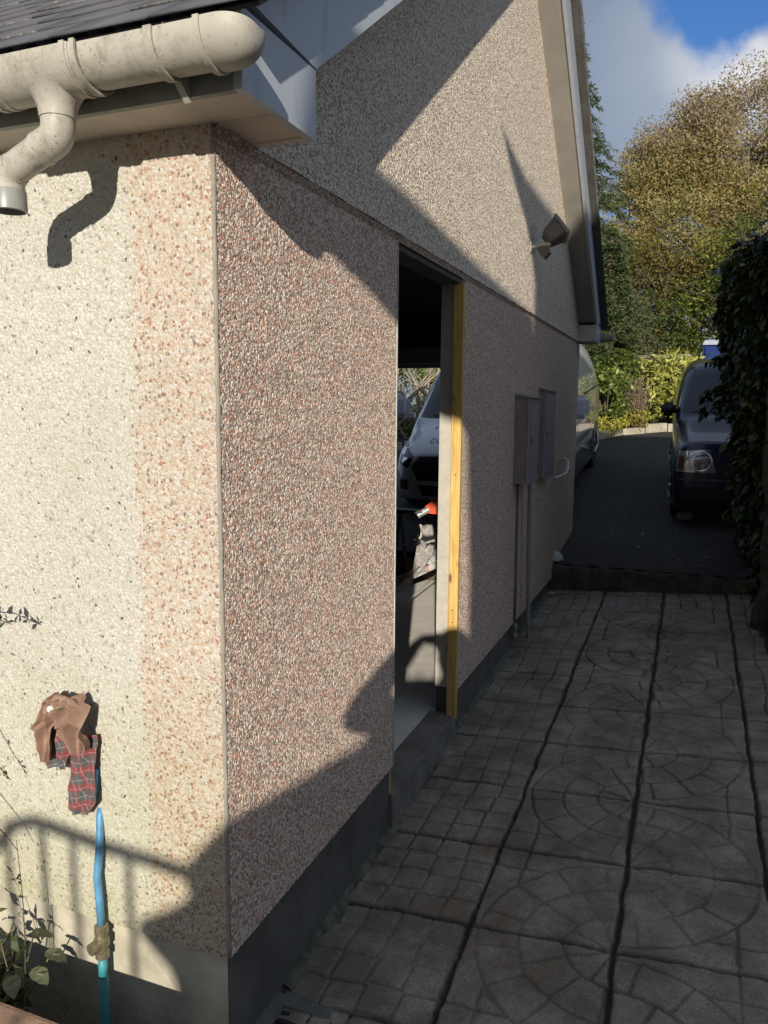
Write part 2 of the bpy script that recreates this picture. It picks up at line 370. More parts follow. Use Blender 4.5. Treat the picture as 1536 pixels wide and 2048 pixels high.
def leaf_material(name, stops, trans=0.35, rough=0.55, spec=0.4):
    mt, nt, b = newmat(name)
    at = N(nt, 'ShaderNodeAttribute', attribute_name='rnd')
    c = ramp(nt, at.outputs['Fac'], stops)
    L(nt, c, b.inputs['Base Color']); b.inputs['Roughness'].default_value = rough
    b.inputs['Specular IOR Level'].default_value = spec
    tr = N(nt, 'ShaderNodeBsdfTranslucent'); L(nt, mixc(nt, 1.0, c, (1.0, 1.0, 0.55), 'MULTIPLY'), tr.inputs[0])
    ms = N(nt, 'ShaderNodeMixShader', i_0=trans); L(nt, b.outputs[0], ms.inputs[1]); L(nt, tr.outputs[0], ms.inputs[2])
    L(nt, ms.outputs[0], nt.nodes['Material Output'].inputs[0])
    return mt
def leaves(P, size, rg, aspect=0.45, up=0.2, fold=0.25, D=None):
    """rhombic folded leaves at points P -> V, F, rnd"""
    n = len(P)
    d = rg.normal(size=(n, 3)) if D is None else D + rg.normal(size=(n, 3))*0.35
    d /= np.linalg.norm(d, axis=1)[:, None]
    q = rg.normal(size=(n, 3)); q[:, 2] += up*3; s = np.cross(d, q); s /= np.linalg.norm(s, axis=1)[:, None]
    nn = np.cross(s, d)
    sz = size*rg.uniform(0.6, 1.25, n)[:, None]
    a = P; b = P + d*sz*0.5 + s*sz*aspect*0.5 + nn*sz*fold*0.3; c = P + d*sz; e = P + d*sz*0.5 - s*sz*aspect*0.5 + nn*sz*fold*0.3
    V = np.stack([a, b, c, e], 1).reshape(-1, 3)
    i = np.arange(n)*4
    F = np.concatenate([np.stack([i, i+1, i+2], 1), np.stack([i, i+2, i+3], 1)])
    return V, F
def clump_points(centers, radii, per, rg, flat=0.7):
    P = []; K = []
    for k, (c, r) in enumerate(zip(centers, radii)):
        n = max(4, int(per*(r**2)))
        d = rg.normal(size=(n, 3)); d /= np.linalg.norm(d, axis=1)[:, None]
        rr = r*rg.uniform(0.25, 1.0, n)[:, None]**0.6
        p = d*rr; p[:, 2] *= flat
        P.append(c+p); K.append(np.full(n, k))
    return np.concatenate(P), np.concatenate(K)
def leafobj(name, P, K, size, mat, parent, rg, shift=0.55, **kw):
    V, F = leaves(P, size, rg, **kw)
    n = len(P); kr = rg.uniform(0, 1, K.max()+1)
    r = np.clip(kr[K]*shift+rg.uniform(0, 1, n)*(1-shift), 0, 1)
    return npmesh(name, V, F, mat, parent, attrs=[('rnd', 'FACE', np.concatenate([r, r]))])

M_autumn = leaf_material('autumn_leaves', [(0.0, (0.07, 0.09, 0.02)), (0.22, (0.20, 0.21, 0.06)), (0.5, (0.36, 0.31, 0.12)), (0.8, (0.48, 0.39, 0.17)), (1.0, (0.42, 0.23, 0.12))])
M_autumntop = leaf_material('autumn_top_leaves', [(0.0, (0.20, 0.18, 0.11)), (0.5, (0.37, 0.29, 0.18)), (1.0, (0.52, 0.41, 0.26))])
M_green = leaf_material('green_leaves', [(0.0, (0.035, 0.07, 0.014)), (0.5, (0.09, 0.14, 0.025)), (0.85, (0.22, 0.25, 0.04)), (1.0, (0.45, 0.38, 0.05))])
M_conifer = leaf_material('conifer_needles', [(0.0, (0.035, 0.06, 0.02)), (0.5, (0.075, 0.11, 0.035)), (1.0, (0.13, 0.17, 0.06))], trans=0.15)
M_laurel = leaf_material('laurel_leaves', [(0.0, (0.15, 0.20, 0.035)), (0.5, (0.36, 0.38, 0.085)), (1.0, (0.62, 0.60, 0.18))], trans=0.25, rough=0.35)
M_shrub = leaf_material('shrub_leaves', [(0.0, (0.05, 0.09, 0.02)), (0.5, (0.14, 0.19, 0.04)), (0.9, (0.34, 0.37, 0.08)), (1.0, (0.45, 0.30, 0.10))], trans=0.25, rough=0.4)
M_yellow = leaf_material('yellow_leaves', [(0.0, (0.22, 0.26, 0.03)), (0.6, (0.48, 0.45, 0.07)), (1.0, (0.62, 0.50, 0.10))])
M_brown = leaf_material('dead_twigs', [(0.0, (0.16, 0.11, 0.07)), (0.6, (0.32, 0.24, 0.16)), (1.0, (0.46, 0.37, 0.26))], trans=0.1)
M_hedge = leaf_material('hedge_leaves', [(0.0, (0.016, 0.026, 0.011)), (0.6, (0.032, 0.052, 0.017)), (0.95, (0.06, 0.085, 0.025)), (1.0, (0.20, 0.13, 0.03))], trans=0.15, rough=0.3)
M_weed = leaf_material('weed_leaves', [(0.0, (0.03, 0.04, 0.012)), (0.7, (0.07, 0.09, 0.035)), (1.0, (0.15, 0.18, 0.09))], trans=0.25)

# ------------------------------------------------------------------ the ground
def zpath(x, y): return -0.3265+0.0461*y+0.069*x
def zdrive(y): return 0.11+0.1*(y-4.9)
def asphalt_material():
    mt, nt, b = newmat('asphalt'); oc = objcoord(nt)
    n = N(nt, 'ShaderNodeTexNoise', i_Scale=2.2, i_Detail=9.0, i_Roughness=0.7); L(nt, oc, n.inputs['Vector'])
    v = N(nt, 'ShaderNodeTexVoronoi', i_Scale=140.0); L(nt, oc, v.inputs['Vector'])
    c = ramp(nt, n.outputs[0], [(0.3, (0.011, 0.013, 0.017)), (0.7, (0.025, 0.026, 0.028))])
    s = N(nt, 'ShaderNodeSeparateColor'); L(nt, v.outputs['Color'], s.inputs[0])
    c = mixc(nt, mathn(nt, 'GREATER_THAN', s.outputs[0], 0.93), c, (0.14, 0.14, 0.13))
    L(nt, c, b.inputs['Base Color']); b.inputs['Roughness'].default_value = 0.8
    bp = N(nt, 'ShaderNodeBump', i_Strength=0.8, i_Distance=0.006); L(nt, v.outputs['Distance'], bp.inputs['Height']); L(nt, bp.outputs[0], b.inputs['Normal'])
    return mt
M_asphalt = asphalt_material()
M_soil = simple('soil', (0.07, 0.055, 0.04), 0.95, bump=0.02, bscale=25, var=0.5, scale=5)
g = MB()
xs = (-60, -8, -3.9, 8, 60)
def gz(y): return -0.62 if y < 4.9 else (zdrive(min(y, 14.5))-0.03)
ys = (-60, -6, -0.6, 4.88, 4.9, 7, 10, 14.5, 20, 60, 150)
vs = [(x*(1 if y < 20 else 2.5), y, gz(y)+(0 if y < 20 else 0.4)) for y in ys for x in xs]
g.add(vs, [(j*5+i, j*5+i+1, (j+1)*5+i+1, (j+1)*5+i) for j in range(len(ys)-1) for i in range(4)])
setp(g.build('ground', M_soil, fix=False), kind='structure')
g = MB()
dy = [4.93, 6, 7.5, 9, 10.5, 12, 13, 14.2]
vs = [(x, y, zdrive(y)+0.004) for y in dy for x in (-9, -3, 0, 3, 7)]
g.add(vs, [(j*5+i, j*5+i+1, (j+1)*5+i+1, (j+1)*5+i) for j in range(len(dy)-1) for i in range(4)])
setp(g.build('driveway', M_asphalt, fix=False), kind='structure')

def path_mesh():
    def surface(x0, x1, y0, y1, st):
        nx = int(round((x1-x0)/st)); ny = int(round((y1-y0)/st))
        V, F = grid((x0, y0, 0), (x1-x0, 0, 0), (0, y1-y0, 0), nx, ny)
        x = V[:, 0]; y = V[:, 1]
        wx = x+0.005*vnoise(x, y, 11, 1)+0.002*vnoise(x, y, 45, 2)
        wy = y+0.005*vnoise(x, y, 11, 3)+0.002*vnoise(x, y, 45, 4)
        u = (wx-0.442)/0.45; v = (wy-0.726)/0.45
        col = np.clip(np.floor(u), -1, 3).astype(int); row = np.floor(v).astype(int)
        dj = np.minimum(np.where(u > -0.9, np.abs(u-np.round(u)), 9)*0.45, np.abs(v-np.round(v))*0.45)
        dg = np.full(len(x), 9.0)
        lx = (u-np.floor(u))*0.45; ly = (v-np.floor(v))*0.45
        # cobble grid slabs
        jit = 0.006*np.sin(row*7.3+col*3.1)
        q = 0.1125
        offx = 0.010*np.sin(np.floor(ly/q)*5.1+row*2.3)
        offy = 0.010*np.sin(np.floor(lx/q)*4.3+row*3.7)
        gx = np.abs((lx+jit+offx)/q-np.round((lx+jit+offx)/q))*q
        gy = np.abs((ly-jit+offy)/q-np.round((ly-jit+offy)/q))*q
        isg = (col == -1) | (col >= 2) | (v > 8.2)
        dg = np.where(isg, np.minimum(gx, gy), dg)
        # fans: half circles centred on the joint between the two middle columns
        for c, cx in ((0, 1.0), (1, 1.0)):
            par = 0 if c == 0 else 1
            vc = 2*np.round((v-par)/2)+par
            ddx = np.abs(u-cx)*0.45; ddy = (v-vc)*0.45
            rr = np.hypot(ddx, ddy); th = np.arctan2(ddy, ddx+1e-6)
            ring = np.minimum(np.minimum(np.abs(rr-0.15), np.abs(rr-0.29)), np.abs(rr-0.42))
            def rad(step, off):
                t = (th-off)/step; return rr*np.abs(t-np.round(t))*step
            rd = np.where(rr < 0.15, np.where(rr > 0.02, rad(R(45), R(22)), 9), np.where(rr < 0.29, rad(R(30), R(4)), np.where(rr < 0.42, rad(R(23), R(11)), 9)))
            out = np.where(rr >= 0.42, np.minimum(np.abs(np.abs(ddy)-0.335), np.abs(ddx-0.345)), 9)
            f = np.minimum(np.minimum(ring, rd), out)
            dg = np.where((col == c) & ~isg, f, dg)
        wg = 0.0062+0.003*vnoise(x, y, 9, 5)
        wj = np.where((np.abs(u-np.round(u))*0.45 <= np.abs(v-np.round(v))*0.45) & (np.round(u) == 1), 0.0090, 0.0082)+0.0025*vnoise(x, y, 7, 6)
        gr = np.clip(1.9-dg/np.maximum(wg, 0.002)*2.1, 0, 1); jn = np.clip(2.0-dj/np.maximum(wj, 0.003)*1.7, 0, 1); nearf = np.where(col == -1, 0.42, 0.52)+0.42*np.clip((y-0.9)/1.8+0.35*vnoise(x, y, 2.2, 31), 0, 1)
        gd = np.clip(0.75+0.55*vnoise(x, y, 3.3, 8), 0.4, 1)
        sl = np.random.default_rng(5).uniform(-1, 1, (40, 40)); k1 = sl[(row+10) % 40, (col+2) % 40]; k2 = sl[(row+22) % 40, (col+9) % 40]
        z = zpath(x, y) - 0.0090*np.minimum(gr*1.2, 1)*gd*(0.6+0.4*nearf) - 0.016*np.minimum(jn*1.3, 1) - 0.003*np.exp(-(dj/0.012)**2)
        z += 0.0018*vnoise(x, y, 33, 11)+0.0016*vnoise(x, y, 9, 12)+0.0007*vnoise(x, y, 90, 13)
        z += k1*0.003+k2*0.006*(lx-0.225)+k1*0.005*(ly-0.225)
        pit = vnoise(x, y, 70, 15)*vnoise(x, y, 37, 16); z -= 0.005*np.clip(pit-0.30, 0, 1)
        V[:, 2] = z
        dirt_shade = np.clip(np.maximum(jn*1.2, gr*gd*nearf)+0.5*np.clip(vnoise(x, y, 4, 17)+0.1*vnoise(x, y, 30, 18)-0.35, 0, 1), 0, 1)  # moss and dirt in joints, plus groove shadow lines painted into the colour
        return V, F, dirt_shade, (k1+1)/2
    A = surface(-0.03, 1.95, -0.15, 4.872, 0.0055)
    B = surface(-0.03, 3.2, -4.5, -0.15, 0.05)
    Cc = surface(1.95, 3.2, -0.15, 4.872, 0.05)
    V, F = merge([A[:2], B[:2], Cc[:2]])
    dirt_shade = np.concatenate([A[2], B[2], Cc[2]]); tone = np.concatenate([A[3], B[3], Cc[3]])
    mt, nt, b = newmat('cast_concrete_slab'); oc = objcoord(nt)
    n = N(nt, 'ShaderNodeTexNoise', i_Scale=5.0, i_Detail=9.0, i_Roughness=0.7); L(nt, oc, n.inputs['Vector'])
    n2 = N(nt, 'ShaderNodeTexNoise', i_Scale=220.0, i_Detail=3.0, i_Roughness=0.7); L(nt, oc, n2.inputs['Vector'])
    at = N(nt, 'ShaderNodeAttribute', attribute_name='dirt_shade'); at2 = N(nt, 'ShaderNodeAttribute', attribute_name='tone')
    c = mixc(nt, at2.outputs['Fac'], (0.475, 0.455, 0.405), (0.50, 0.445, 0.375))
    c = mixc(nt, mathn(nt, 'MULTIPLY_ADD', n.outputs[0], 3.2, -1.35, clamp=True), mixc(nt, 1.0, c, (0.48, 0.44, 0.38), "MULTIPLY"), c)
    c = mixc(nt, mathn(nt, 'MULTIPLY_ADD', n2.outputs[0], 5.0, -1.9, clamp=True), mixc(nt, 1.0, c, (0.55, 0.53, 0.50), 'MULTIPLY'), c)
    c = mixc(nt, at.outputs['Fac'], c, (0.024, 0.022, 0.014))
    L(nt, c, b.inputs['Base Color']); b.inputs['Roughness'].default_value = 0.62
    b.inputs['Specular IOR Level'].default_value = 0.45
    bp = N(nt, 'ShaderNodeBump', i_Strength=0.7, i_Distance=0.0012); L(nt, n2.outputs[0], bp.inputs['Height']); L(nt, bp.outputs[0], b.inputs['Normal'])
    o = npmesh('path', V, F, mt, smooth=True, attrs=[('dirt_shade', 'POINT', dirt_shade), ('tone', 'POINT', tone)])
    setp(o, kind='structure')
path_mesh()
# step up from the path to the driveway
M_mosswall = simple('mossy_step_concrete', (0.055, 0.052, 0.040), 0.95, bump=0.01, bscale=30, var=0.5, scale=9)
s = MB()
n = 46
for i in range(n):
    x0 = -0.02+i*0.07; 
    a = 0.012*math.sin(i*1.7)+0.008*math.sin(i*4.1); b_ = 0.012*math.sin((i+1)*1.7)+0.008*math.sin((i+1)*4.1)
    zt0 = 0.105+0.012*math.sin(i*2.3); zt1 = 0.105+0.012*math.sin((i+1)*2.3)
    s.add([(x0, 4.87+a, -0.3), (x0+0.07, 4.87+b_, -0.3), (x0+0.07, 4.885+b_, zt1-0.02), (x0, 4.885+a, zt0-0.02), (x0+0.07, 4.91+b_, zt1), (x0, 4.91+a, zt0), (x0+0.07, 5.02, 0.128), (x0, 5.02, 0.128)],
          [(0, 1, 2, 3), (3, 2, 4, 5), (5, 4, 6, 7)])
setp(s.build('step', M_mosswall, fix=False, smooth=True), kind='structure')
# kerb of the raised bed at the far side of the drive
M_kerb = simple('old_stone_kerb', (0.36, 0.32, 0.25), 0.9, bump=0.02, bscale=14, var=0.3, scale=5)
kp = [(-5.2, 9.9), (-2.5, 11.1), (-1.2, 11.9), (-0.46, 12.42), (-0.12, 13.15), (0.62, 13.72), (1.5, 14.0), (3.0, 14.15), (6.5, 14.2)]
k = MB()
for i in range(len(kp)-1):
    (xa, ya), (xb, yb) = kp[i], kp[i+1]; nn = max(2, int(math.hypot(xb-xa, yb-ya)/0.45))
    for j in range(nn):
        t0, t1 = j/nn, (j+1)/nn-0.02
        p0 = Vector((xa+(xb-xa)*t0, ya+(yb-ya)*t0, 0)); p1 = Vector((xa+(xb-xa)*t1, ya+(yb-ya)*t1, 0))
        d = (p1-p0).normalized(); w = Vector((-d.y, d.x, 0))*0.22; h = 0.13+0.03*math.sin(i*3+j*2.1); p0 = p0+Vector((0, 0.03*math.sin(j*2.7+i), 0)); p1 = p1+Vector((0, 0.03*math.sin(j*2.7+i+1.3), 0))
        z0 = zdrive(p0.y)-0.1; z1 = zdrive(p1.y)-0.1
        vs = [p0+Vector((0, 0, z0)), p1+Vector((0, 0, z1)), p1+w+Vector((0, 0, z1)), p0+w+Vector((0, 0, z0))]
        tp = [v+Vector((0, 0, 0.1+h)) + (w*0.12 if q < 2 else Vector()) for q, v in enumerate(vs)]
        k.add(vs+tp, [(0, 1, 5, 4), (1, 2, 6, 5), (2, 3, 7, 6), (3, 0, 4, 7), (4, 5, 6, 7)])
setp(k.build('kerb', M_kerb), kind='structure')

# ------------------------------------------------------------------ the house
HL = 6.02; ZB = 2.007; SL = 0.712; XB = 0.171
house = empty('house', (0, 0, -0.3), 'pebble dashed house end with an open doorway and slate roof', 'house')
def P_(o):  # parent and keep world coordinates
    o.location = o.location - house.location if o.parent is None else o.location
    o.parent = house; o.location = Vector((0, 0, 0)) - house.location; return o
D0, D1 = 1.166, 2.043
def arr(V): return V
fr = [grid((-4.0, 0, 0), (2.75, 0, 0), (0, 0, 2.03), 160, 120), grid((-1.25, 0, 0), (1.245, 0, 0), (0, 0, 2.03), 380, 640)]
V, F = merge(fr); o = npmesh('front_wall', V, F, M_front, smooth=True); P_(o)
sd_ = [grid((0, 0.005, 0), (0, D0-0.012, 0), (0, 0, 1.985), 330, 570), grid((0, D1, 0), (0, 1.0, 0), (0, 0, 1.985), 180, 360), grid((0, D1+1, 0), (0, HL-D1-1, 0), (0, 0, 1.985), 300, 200)]
V, F = merge(sd_); o = npmesh('side_wall', V, F, M_side, smooth=True); P_(o)
# gable above the drip line, its foot kicked out like a bell cast
def gable():
    ny, nz_ = 820, 330
    a, b = np.meshgrid(np.linspace(0, 1, ny+1), np.linspace(0, 1, nz_+1))
    y = -0.0+a*HL; top = np.minimum(2.30+SL*y, 2.30+SL*(HL-y)); top = np.maximum(top, ZB+0.15)
    z = ZB+b*(top-ZB); x = 0.003+0.007*np.exp(-(z-ZB)/0.03)+0.0015*np.sin(y*23)*np.exp(-(z-ZB)/0.03)
    V = np.stack([x.ravel(), y.ravel(), z.ravel()], 1)
    i = (np.arange(nz_)[:, None]*(ny+1)+np.arange(ny)[None, :]).ravel()
    return V, np.stack([i, i+1, i+ny+2, i+ny+1], 1)
V, F = gable(); o = npmesh('gable_wall', V, F, M_gable, smooth=True); P_(o)
mb = MB(); yy = np.linspace(0, HL, 120)
for i in range(119):
    w0 = 0.004*math.sin(i*1.3)+0.003*math.sin(i*3.7); w1 = 0.004*math.sin((i+1)*1.3)+0.003*math.sin((i+1)*3.7)
    mb.add([(0.0115, yy[i], ZB+w0*0.5), (0.0115, yy[i+1], ZB+w1*0.5), (-0.002, yy[i+1], ZB-0.020), (-0.002, yy[i], ZB-0.020)], [(0, 1, 2, 3)])
P_(mb.build('drip_edge', M_side, fix=False))
mb = MB(); 
cpts = []
for i in range(60):
    z = i/59*2.03; cpts.append((-0.0045+0.0006*math.sin(i*1.9), 0.0045+0.0006*math.cos(i*2.3), z))
mb.tube(cpts, [0.0068+0.0008*math.sin(i*2.9)+0.0006*math.sin(i*7.1) for i in range(60)], 10); P_(mb.build('corner_bead', M_bead, smooth=True))
# plinth, set back behind the render
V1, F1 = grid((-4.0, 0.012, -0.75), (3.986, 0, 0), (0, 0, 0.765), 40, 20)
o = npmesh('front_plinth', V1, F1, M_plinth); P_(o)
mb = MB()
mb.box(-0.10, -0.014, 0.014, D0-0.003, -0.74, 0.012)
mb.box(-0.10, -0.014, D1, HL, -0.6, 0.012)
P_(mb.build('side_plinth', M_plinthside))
# wall core: block reveals, inner faces, far wall with the garage opening
mb = MB()
mb.box(-0.106, -0.008, D1+0.001, HL-0.11, 0.014, ZB-0.02)
mb.box(-0.106, -0.008, 0.11, D0-0.004, 0.014, ZB-0.02)
P_(mb.build('block_wall', M_block))
mb = MB()
mb.box(-4.0, -0.106, 0.02, 0.11, -0.3, 2.03)
mb.box(-4.1, -4.0, 0.0, HL, -0.3, 2.03)
mb.box(-4.0, -3.1, HL-0.11, HL, -0.3, 2.03)
mb.box(-3.1, -0.42, HL-0.11, HL, 1.79, 2.03)
mb.box(-0.42, -0.004, HL-0.11, HL-0.002, -0.1, 2.03)
P_(mb.build('garage_wall', M_conc))
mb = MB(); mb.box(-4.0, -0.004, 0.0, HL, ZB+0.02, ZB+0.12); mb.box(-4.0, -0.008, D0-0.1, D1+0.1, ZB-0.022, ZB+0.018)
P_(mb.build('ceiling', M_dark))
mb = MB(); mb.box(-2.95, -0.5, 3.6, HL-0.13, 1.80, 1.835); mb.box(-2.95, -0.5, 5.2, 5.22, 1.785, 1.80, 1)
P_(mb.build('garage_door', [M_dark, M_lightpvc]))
mb = MB(); mb.box(-4.0, -0.1, 0.1, HL+0.05, -0.5, -0.118)
P_(mb.build('floor', simple('dusty_screed', (0.80, 0.76, 0.68), 0.9, bump=0.002, bscale=50, var=0.12, scale=6)))
mb = MB(); mb.box(-0.13, 0.003, D0-0.002, D1+0.001, -0.5, -0.1165, bev=0.006); P_(mb.build('door_sill', simple('worn_sill_concrete', (0.19, 0.18, 0.155), 0.9, bump=0.003, bscale=45, var=0.35, scale=9)))
# timber door stop and the thin stop beads
mb = MB(); mb.box(-0.036, 0.011, D1-0.034, D1-0.001, -0.13, 1.962, bev=0.003); P_(mb.build('door_post', M_wood))
post = bpy.data.objects['door_post']
for z_ in (1.72, 1.66, 1.08, 0.42, 0.36, 0.02):
    mb = MB(); mb.lathe([(0.0035, 0), (0.0035, 0.001)], (-0.012+0.006*math.sin(z_*9), D1-0.0335, z_), (0, -1, 0), 8); mb.build('nail_head', M_black, post)
mb = MB(); mb.box(-0.055, -0.012, D0-0.002, D0+0.012, -0.15, 0.01); P_(mb.build('timber_batten', M_wood))
mb = MB(); mb.box(-0.01, 0.0055, D0-0.006, D0-0.0005, 0.0, 1.985); mb.box(-0.006, 0.0065, D1+0.001, D1+0.007, 0.0, 1.985); P_(mb.build('stop_bead', M_lightpvc))
mb = MB(); mb.box(-0.11, -0.012, D0, D1, 1.965, 1.986); P_(mb.build('lintel', M_plinthside))

# eaves
def eaves(sgn):
    Y = (lambda y: y) if sgn > 0 else (lambda y: HL-y)
    bld = lambda m_, nm, mat, **k: P_(m_.build(nm, mat, **k))
    f = MB(); yA, yB = sorted((Y(-0.153), Y(-0.137))); f.box(-4.1, XB-0.022, yA, yB, 2.006, 2.157); bld(f, 'fascia', M_fascia)
    f = MB(); yA, yB = sorted((Y(-0.137), Y(-0.001))); f.box(-4.1, XB-0.022, yA, yB, 2.012, 2.022)
    yA, yB = sorted((Y(0.001), Y(0.145))); f.box(0.0, XB-0.022, yA, yB, 2.012, 2.022)
    yA, yB = sorted((Y(0.145), Y(0.165))); f.box(0.0, XB-0.001, yA, yB, 2.008, 2.15)
    bld(f, 'soffit', M_soffit)
    # boxed end, then the raking barge board
    f = MB(); f.prism([(XB-0.020, Y(-0.155), 2.006), (XB-0.020, Y(0.167), 2.006), (XB-0.020, Y(0.167), 2.159), (XB-0.020, Y(-0.155), 2.157)], (0.020, 0, 0)); bld(f, 'box_end', M_barge)
    ym = HL/2
    f = MB(); f.prism([(XB-0.019, Y(0.165), 2.161), (XB-0.019, Y(ym), 2.161+SL*(ym-0.165)), (XB-0.019, Y(ym), 2.161+SL*(ym-0.165)+0.20), (XB-0.019, Y(-0.13), 2.165+0.012)], (0.022, 0, 0)); bld(f, 'barge_board', M_barge)
    f = MB(); f.prism([(0.0, Y(0.165), 2.175), (0.0, Y(ym), 2.175+SL*(ym-0.165)), (0.0, Y(ym), 2.19+SL*(ym-0.165)), (0.0, Y(0.165), 2.19)], (XB-0.020, 0, 0)); bld(f, 'rake_soffit', M_soffgrey)
    # slates: courses of separate thin slates
    V = []; F = []; rnd = []; ed = []
    c_, s_ = math.cos(math.atan(SL)), math.sin(math.atan(SL))
    y0, z0 = -0.205, 2.128
    rg = np.random.default_rng(3 if sgn > 0 else 4)
    T = 0.006
    nc = int((ym+0.2)/c_/0.14)+1
    for cidx in range(nc):
        t0 = cidx*0.14; x = 0.235 - (cidx % 2)*0.11
        first = True
        while x > -4.2:
            w = 0.24 if not (first and cidx % 2) else 0.11+0.12
            w = 0.245 if not first else (0.245 if cidx % 2 == 0 else 0.135)
            x1 = 0.238 if first else x; x0_ = x1-w+0.004
            if first: first = False
            lift = rg.uniform(0, 0.004); a0 = t0+rg.uniform(-0.006, 0.006); a1 = t0+0.30
            a1 = min(a1, (ym-y0)/c_)
            b0 = 0.009+lift*0.7; b1 = 0.002
            pts = []
            for xx, jj in ((x0_, rg.uniform(-0.004, 0.004)), (x1, rg.uniform(-0.004, 0.004))):
                for (a, b) in ((a0+jj, b0), (a1, b1)):
                    for dz in (0, T):
                        pts.append((xx, Y(y0+a*c_-(b+dz)*s_), z0+a*s_+(b+dz)*c_))
            o = len(V); V += pts
            F += [(o+0, o+4, o+5, o+1), (o+1, o+5, o+7, o+3), (o+0, o+2, o+6, o+4), (o+4, o+6, o+7, o+5), (o+0, o+1, o+3, o+2), (o+2, o+3, o+7, o+6)]
            rnd += [rg.uniform()]*6; ed += [1 if rg.uniform() < 0.30 else 0, 0, 0, 0, 0, 0]
            x = x0_-0.004
    f = MB(); tt = (ym-y0)/c_
    f.prism([(XB-0.03, Y(y0+0.02), z0+0.004), (XB-0.03, Y(y0+tt*c_), z0+tt*s_-0.012), (XB-0.03, Y(y0+tt*c_), z0+tt*s_-0.001), (XB-0.03, Y(y0+0.02), z0+0.013)], (0.088, 0, 0)); bld(f, 'undercloak', M_plinthside)
    o = npmesh('slate_roof', V, F, [M_slate, M_lichen], mi=ed, attrs=[('rnd', 'FACE', rnd)]); P_(o)
eaves(1); eaves(-1)
# ---- gutter, near eave
GY, GZ, GR = -0.215, 2.080, 0.058
def half_shell(x0, x1, r, th=0.003, n=18, a0=-8, a1=188):
    vs = []; 
    for x in (x0, x1):
        for rr in (r, r-th):
            for i in range(n+1):
                a = R(a0+(a1-a0)*i/n); vs.append((x, GY-rr*math.cos(a), GZ-rr*math.sin(a)))
    m_ = n+1; f = []
    for i in range(n):
        f += [(i, i+1, 2*m_+i+1, 2*m_+i), (m_+i, 3*m_+i, 3*m_+i+1, m_+i+1), (i, m_+i, m_+i+1, i+1), (2*m_+i, 2*m_+i+1, 3*m_+i+1, 3*m_+i)]
    f += [(0, 2*m_, 3*m_, m_), (n, m_+n, 3*m_+n, 2*m_+n)]
    return vs, f
mb = MB(); mb.add(*half_shell(-4.1, 0.16, GR))
gut = P_(mb.build('gutter', M_pvc, smooth=True, auto=0.6))
mb = MB(); mb.add(*half_shell(-0.385, -0.13, GR+0.005, 0.004))
for xx in (-0.385, -0.36, -0.155, -0.13): mb.add(*half_shell(xx-0.006, xx+0.006, GR+0.0095, 0.006, a0=-10, a1=190))
mb.add(*half_shell(-0.371, -0.143, GR+0.007, 0.004))
# swept spigot under the outlet
prof = []
for t in np.linspace(0, 1, 10): prof.append((0.037+0.020*(1-t)**2.2, 0.0+0.052*t))
SX = -0.232
mb.lathe([(r, h) for r, h in prof], (SX, GY, GZ-0.050), (0, 0, -1), 28)
P_(mb.build('gutter_outlet', M_pvc, smooth=True, auto=0.7))
mb = MB(); mb.add(*half_shell(0.035, 0.053, GR+0.006, 0.006))
mb.prism([(0.036, GY+0.022, GZ-GR+0.006), (0.036, -0.154, GZ-0.085), (0.036, -0.154, GZ-0.02), (0.036, GY+0.056, GZ-0.012)], (0.016, 0, 0))
P_(mb.build('gutter_bracket', M_pvc, smooth=True, auto=0.6))
# end cap: socket ring and domed end
mb = MB(); mb.add(*half_shell(0.145, 0.158, GR+0.008, 0.008)); mb.add(*half_shell(0.158, 0.185, GR+0.004, 0.004))
vs = []; nn = 14; mm = 20
for i in range(nn+1):
    a = R(90*i/nn)
    for j in range(mm+1):
        b_ = R(-8+196*j/mm); rr = (GR+0.004)*math.cos(a)**0.7 if i < nn else 0
        vs.append((0.183+0.062*math.sin(a), GY-rr*math.cos(b_), GZ-rr*math.sin(b_)))
mb.add(vs, [(i*(mm+1)+j, i*(mm+1)+j+1, (i+1)*(mm+1)+j+1, (i+1)*(mm+1)+j) for i in range(nn) for j in range(mm)])
mb.add([(0.183, GY-GR-0.003, GZ+0.008), (0.183, GY+GR+0.003, GZ+0.008), (0.235, GY+GR*0.45, GZ+0.006), (0.235, GY-GR*0.45, GZ+0.006)], [(0, 1, 2, 3)])
P_(mb.build('gutter_end_cap', M_pvc, smooth=True, auto=0.7))
# swan neck
def arc(c, r, a0, a1, n):   # in the XZ plane
    return [(c[0]+r*math.cos(R(a0+(a1-a0)*i/n)), GY, c[1]+r*math.sin(R(a0+(a1-a0)*i/n))) for i in range(n+1)]
mb = MB()
RB = 0.032; top = (SX, 2.0); zc = 1.965
pth = [(SX, GY, GZ-0.09), (SX, GY, 1.97)] + arc((SX-RB, zc), RB, 0, -67.5, 10)
e1 = pth[-1]; dx, dz = -math.cos(R(22.5)), -math.sin(R(22.5))
pth += [(e1[0]+dx*0.02, GY, e1[2]+dz*0.02)]
mb.tube(pth, 0.0345, 28)
P_(mb.build('downpipe_elbow', M_pvc, smooth=True, auto=0.7))
mb = MB(); s0 = pth[-1]; s1 = (s0[0]+dx*0.090, GY, s0[2]+dz*0.090)
mb.tube([s0, s1], 0.0325, 28); mb.tube([(s0[0]-dx*0.002, GY, s0[2]-dz*0.002), (s0[0]+dx*0.012, GY, s0[2]+dz*0.012)], 0.0355, 28)
RB2 = 0.038
cx2 = s1[0] + RB2*math.sin(R(30))*-1; 
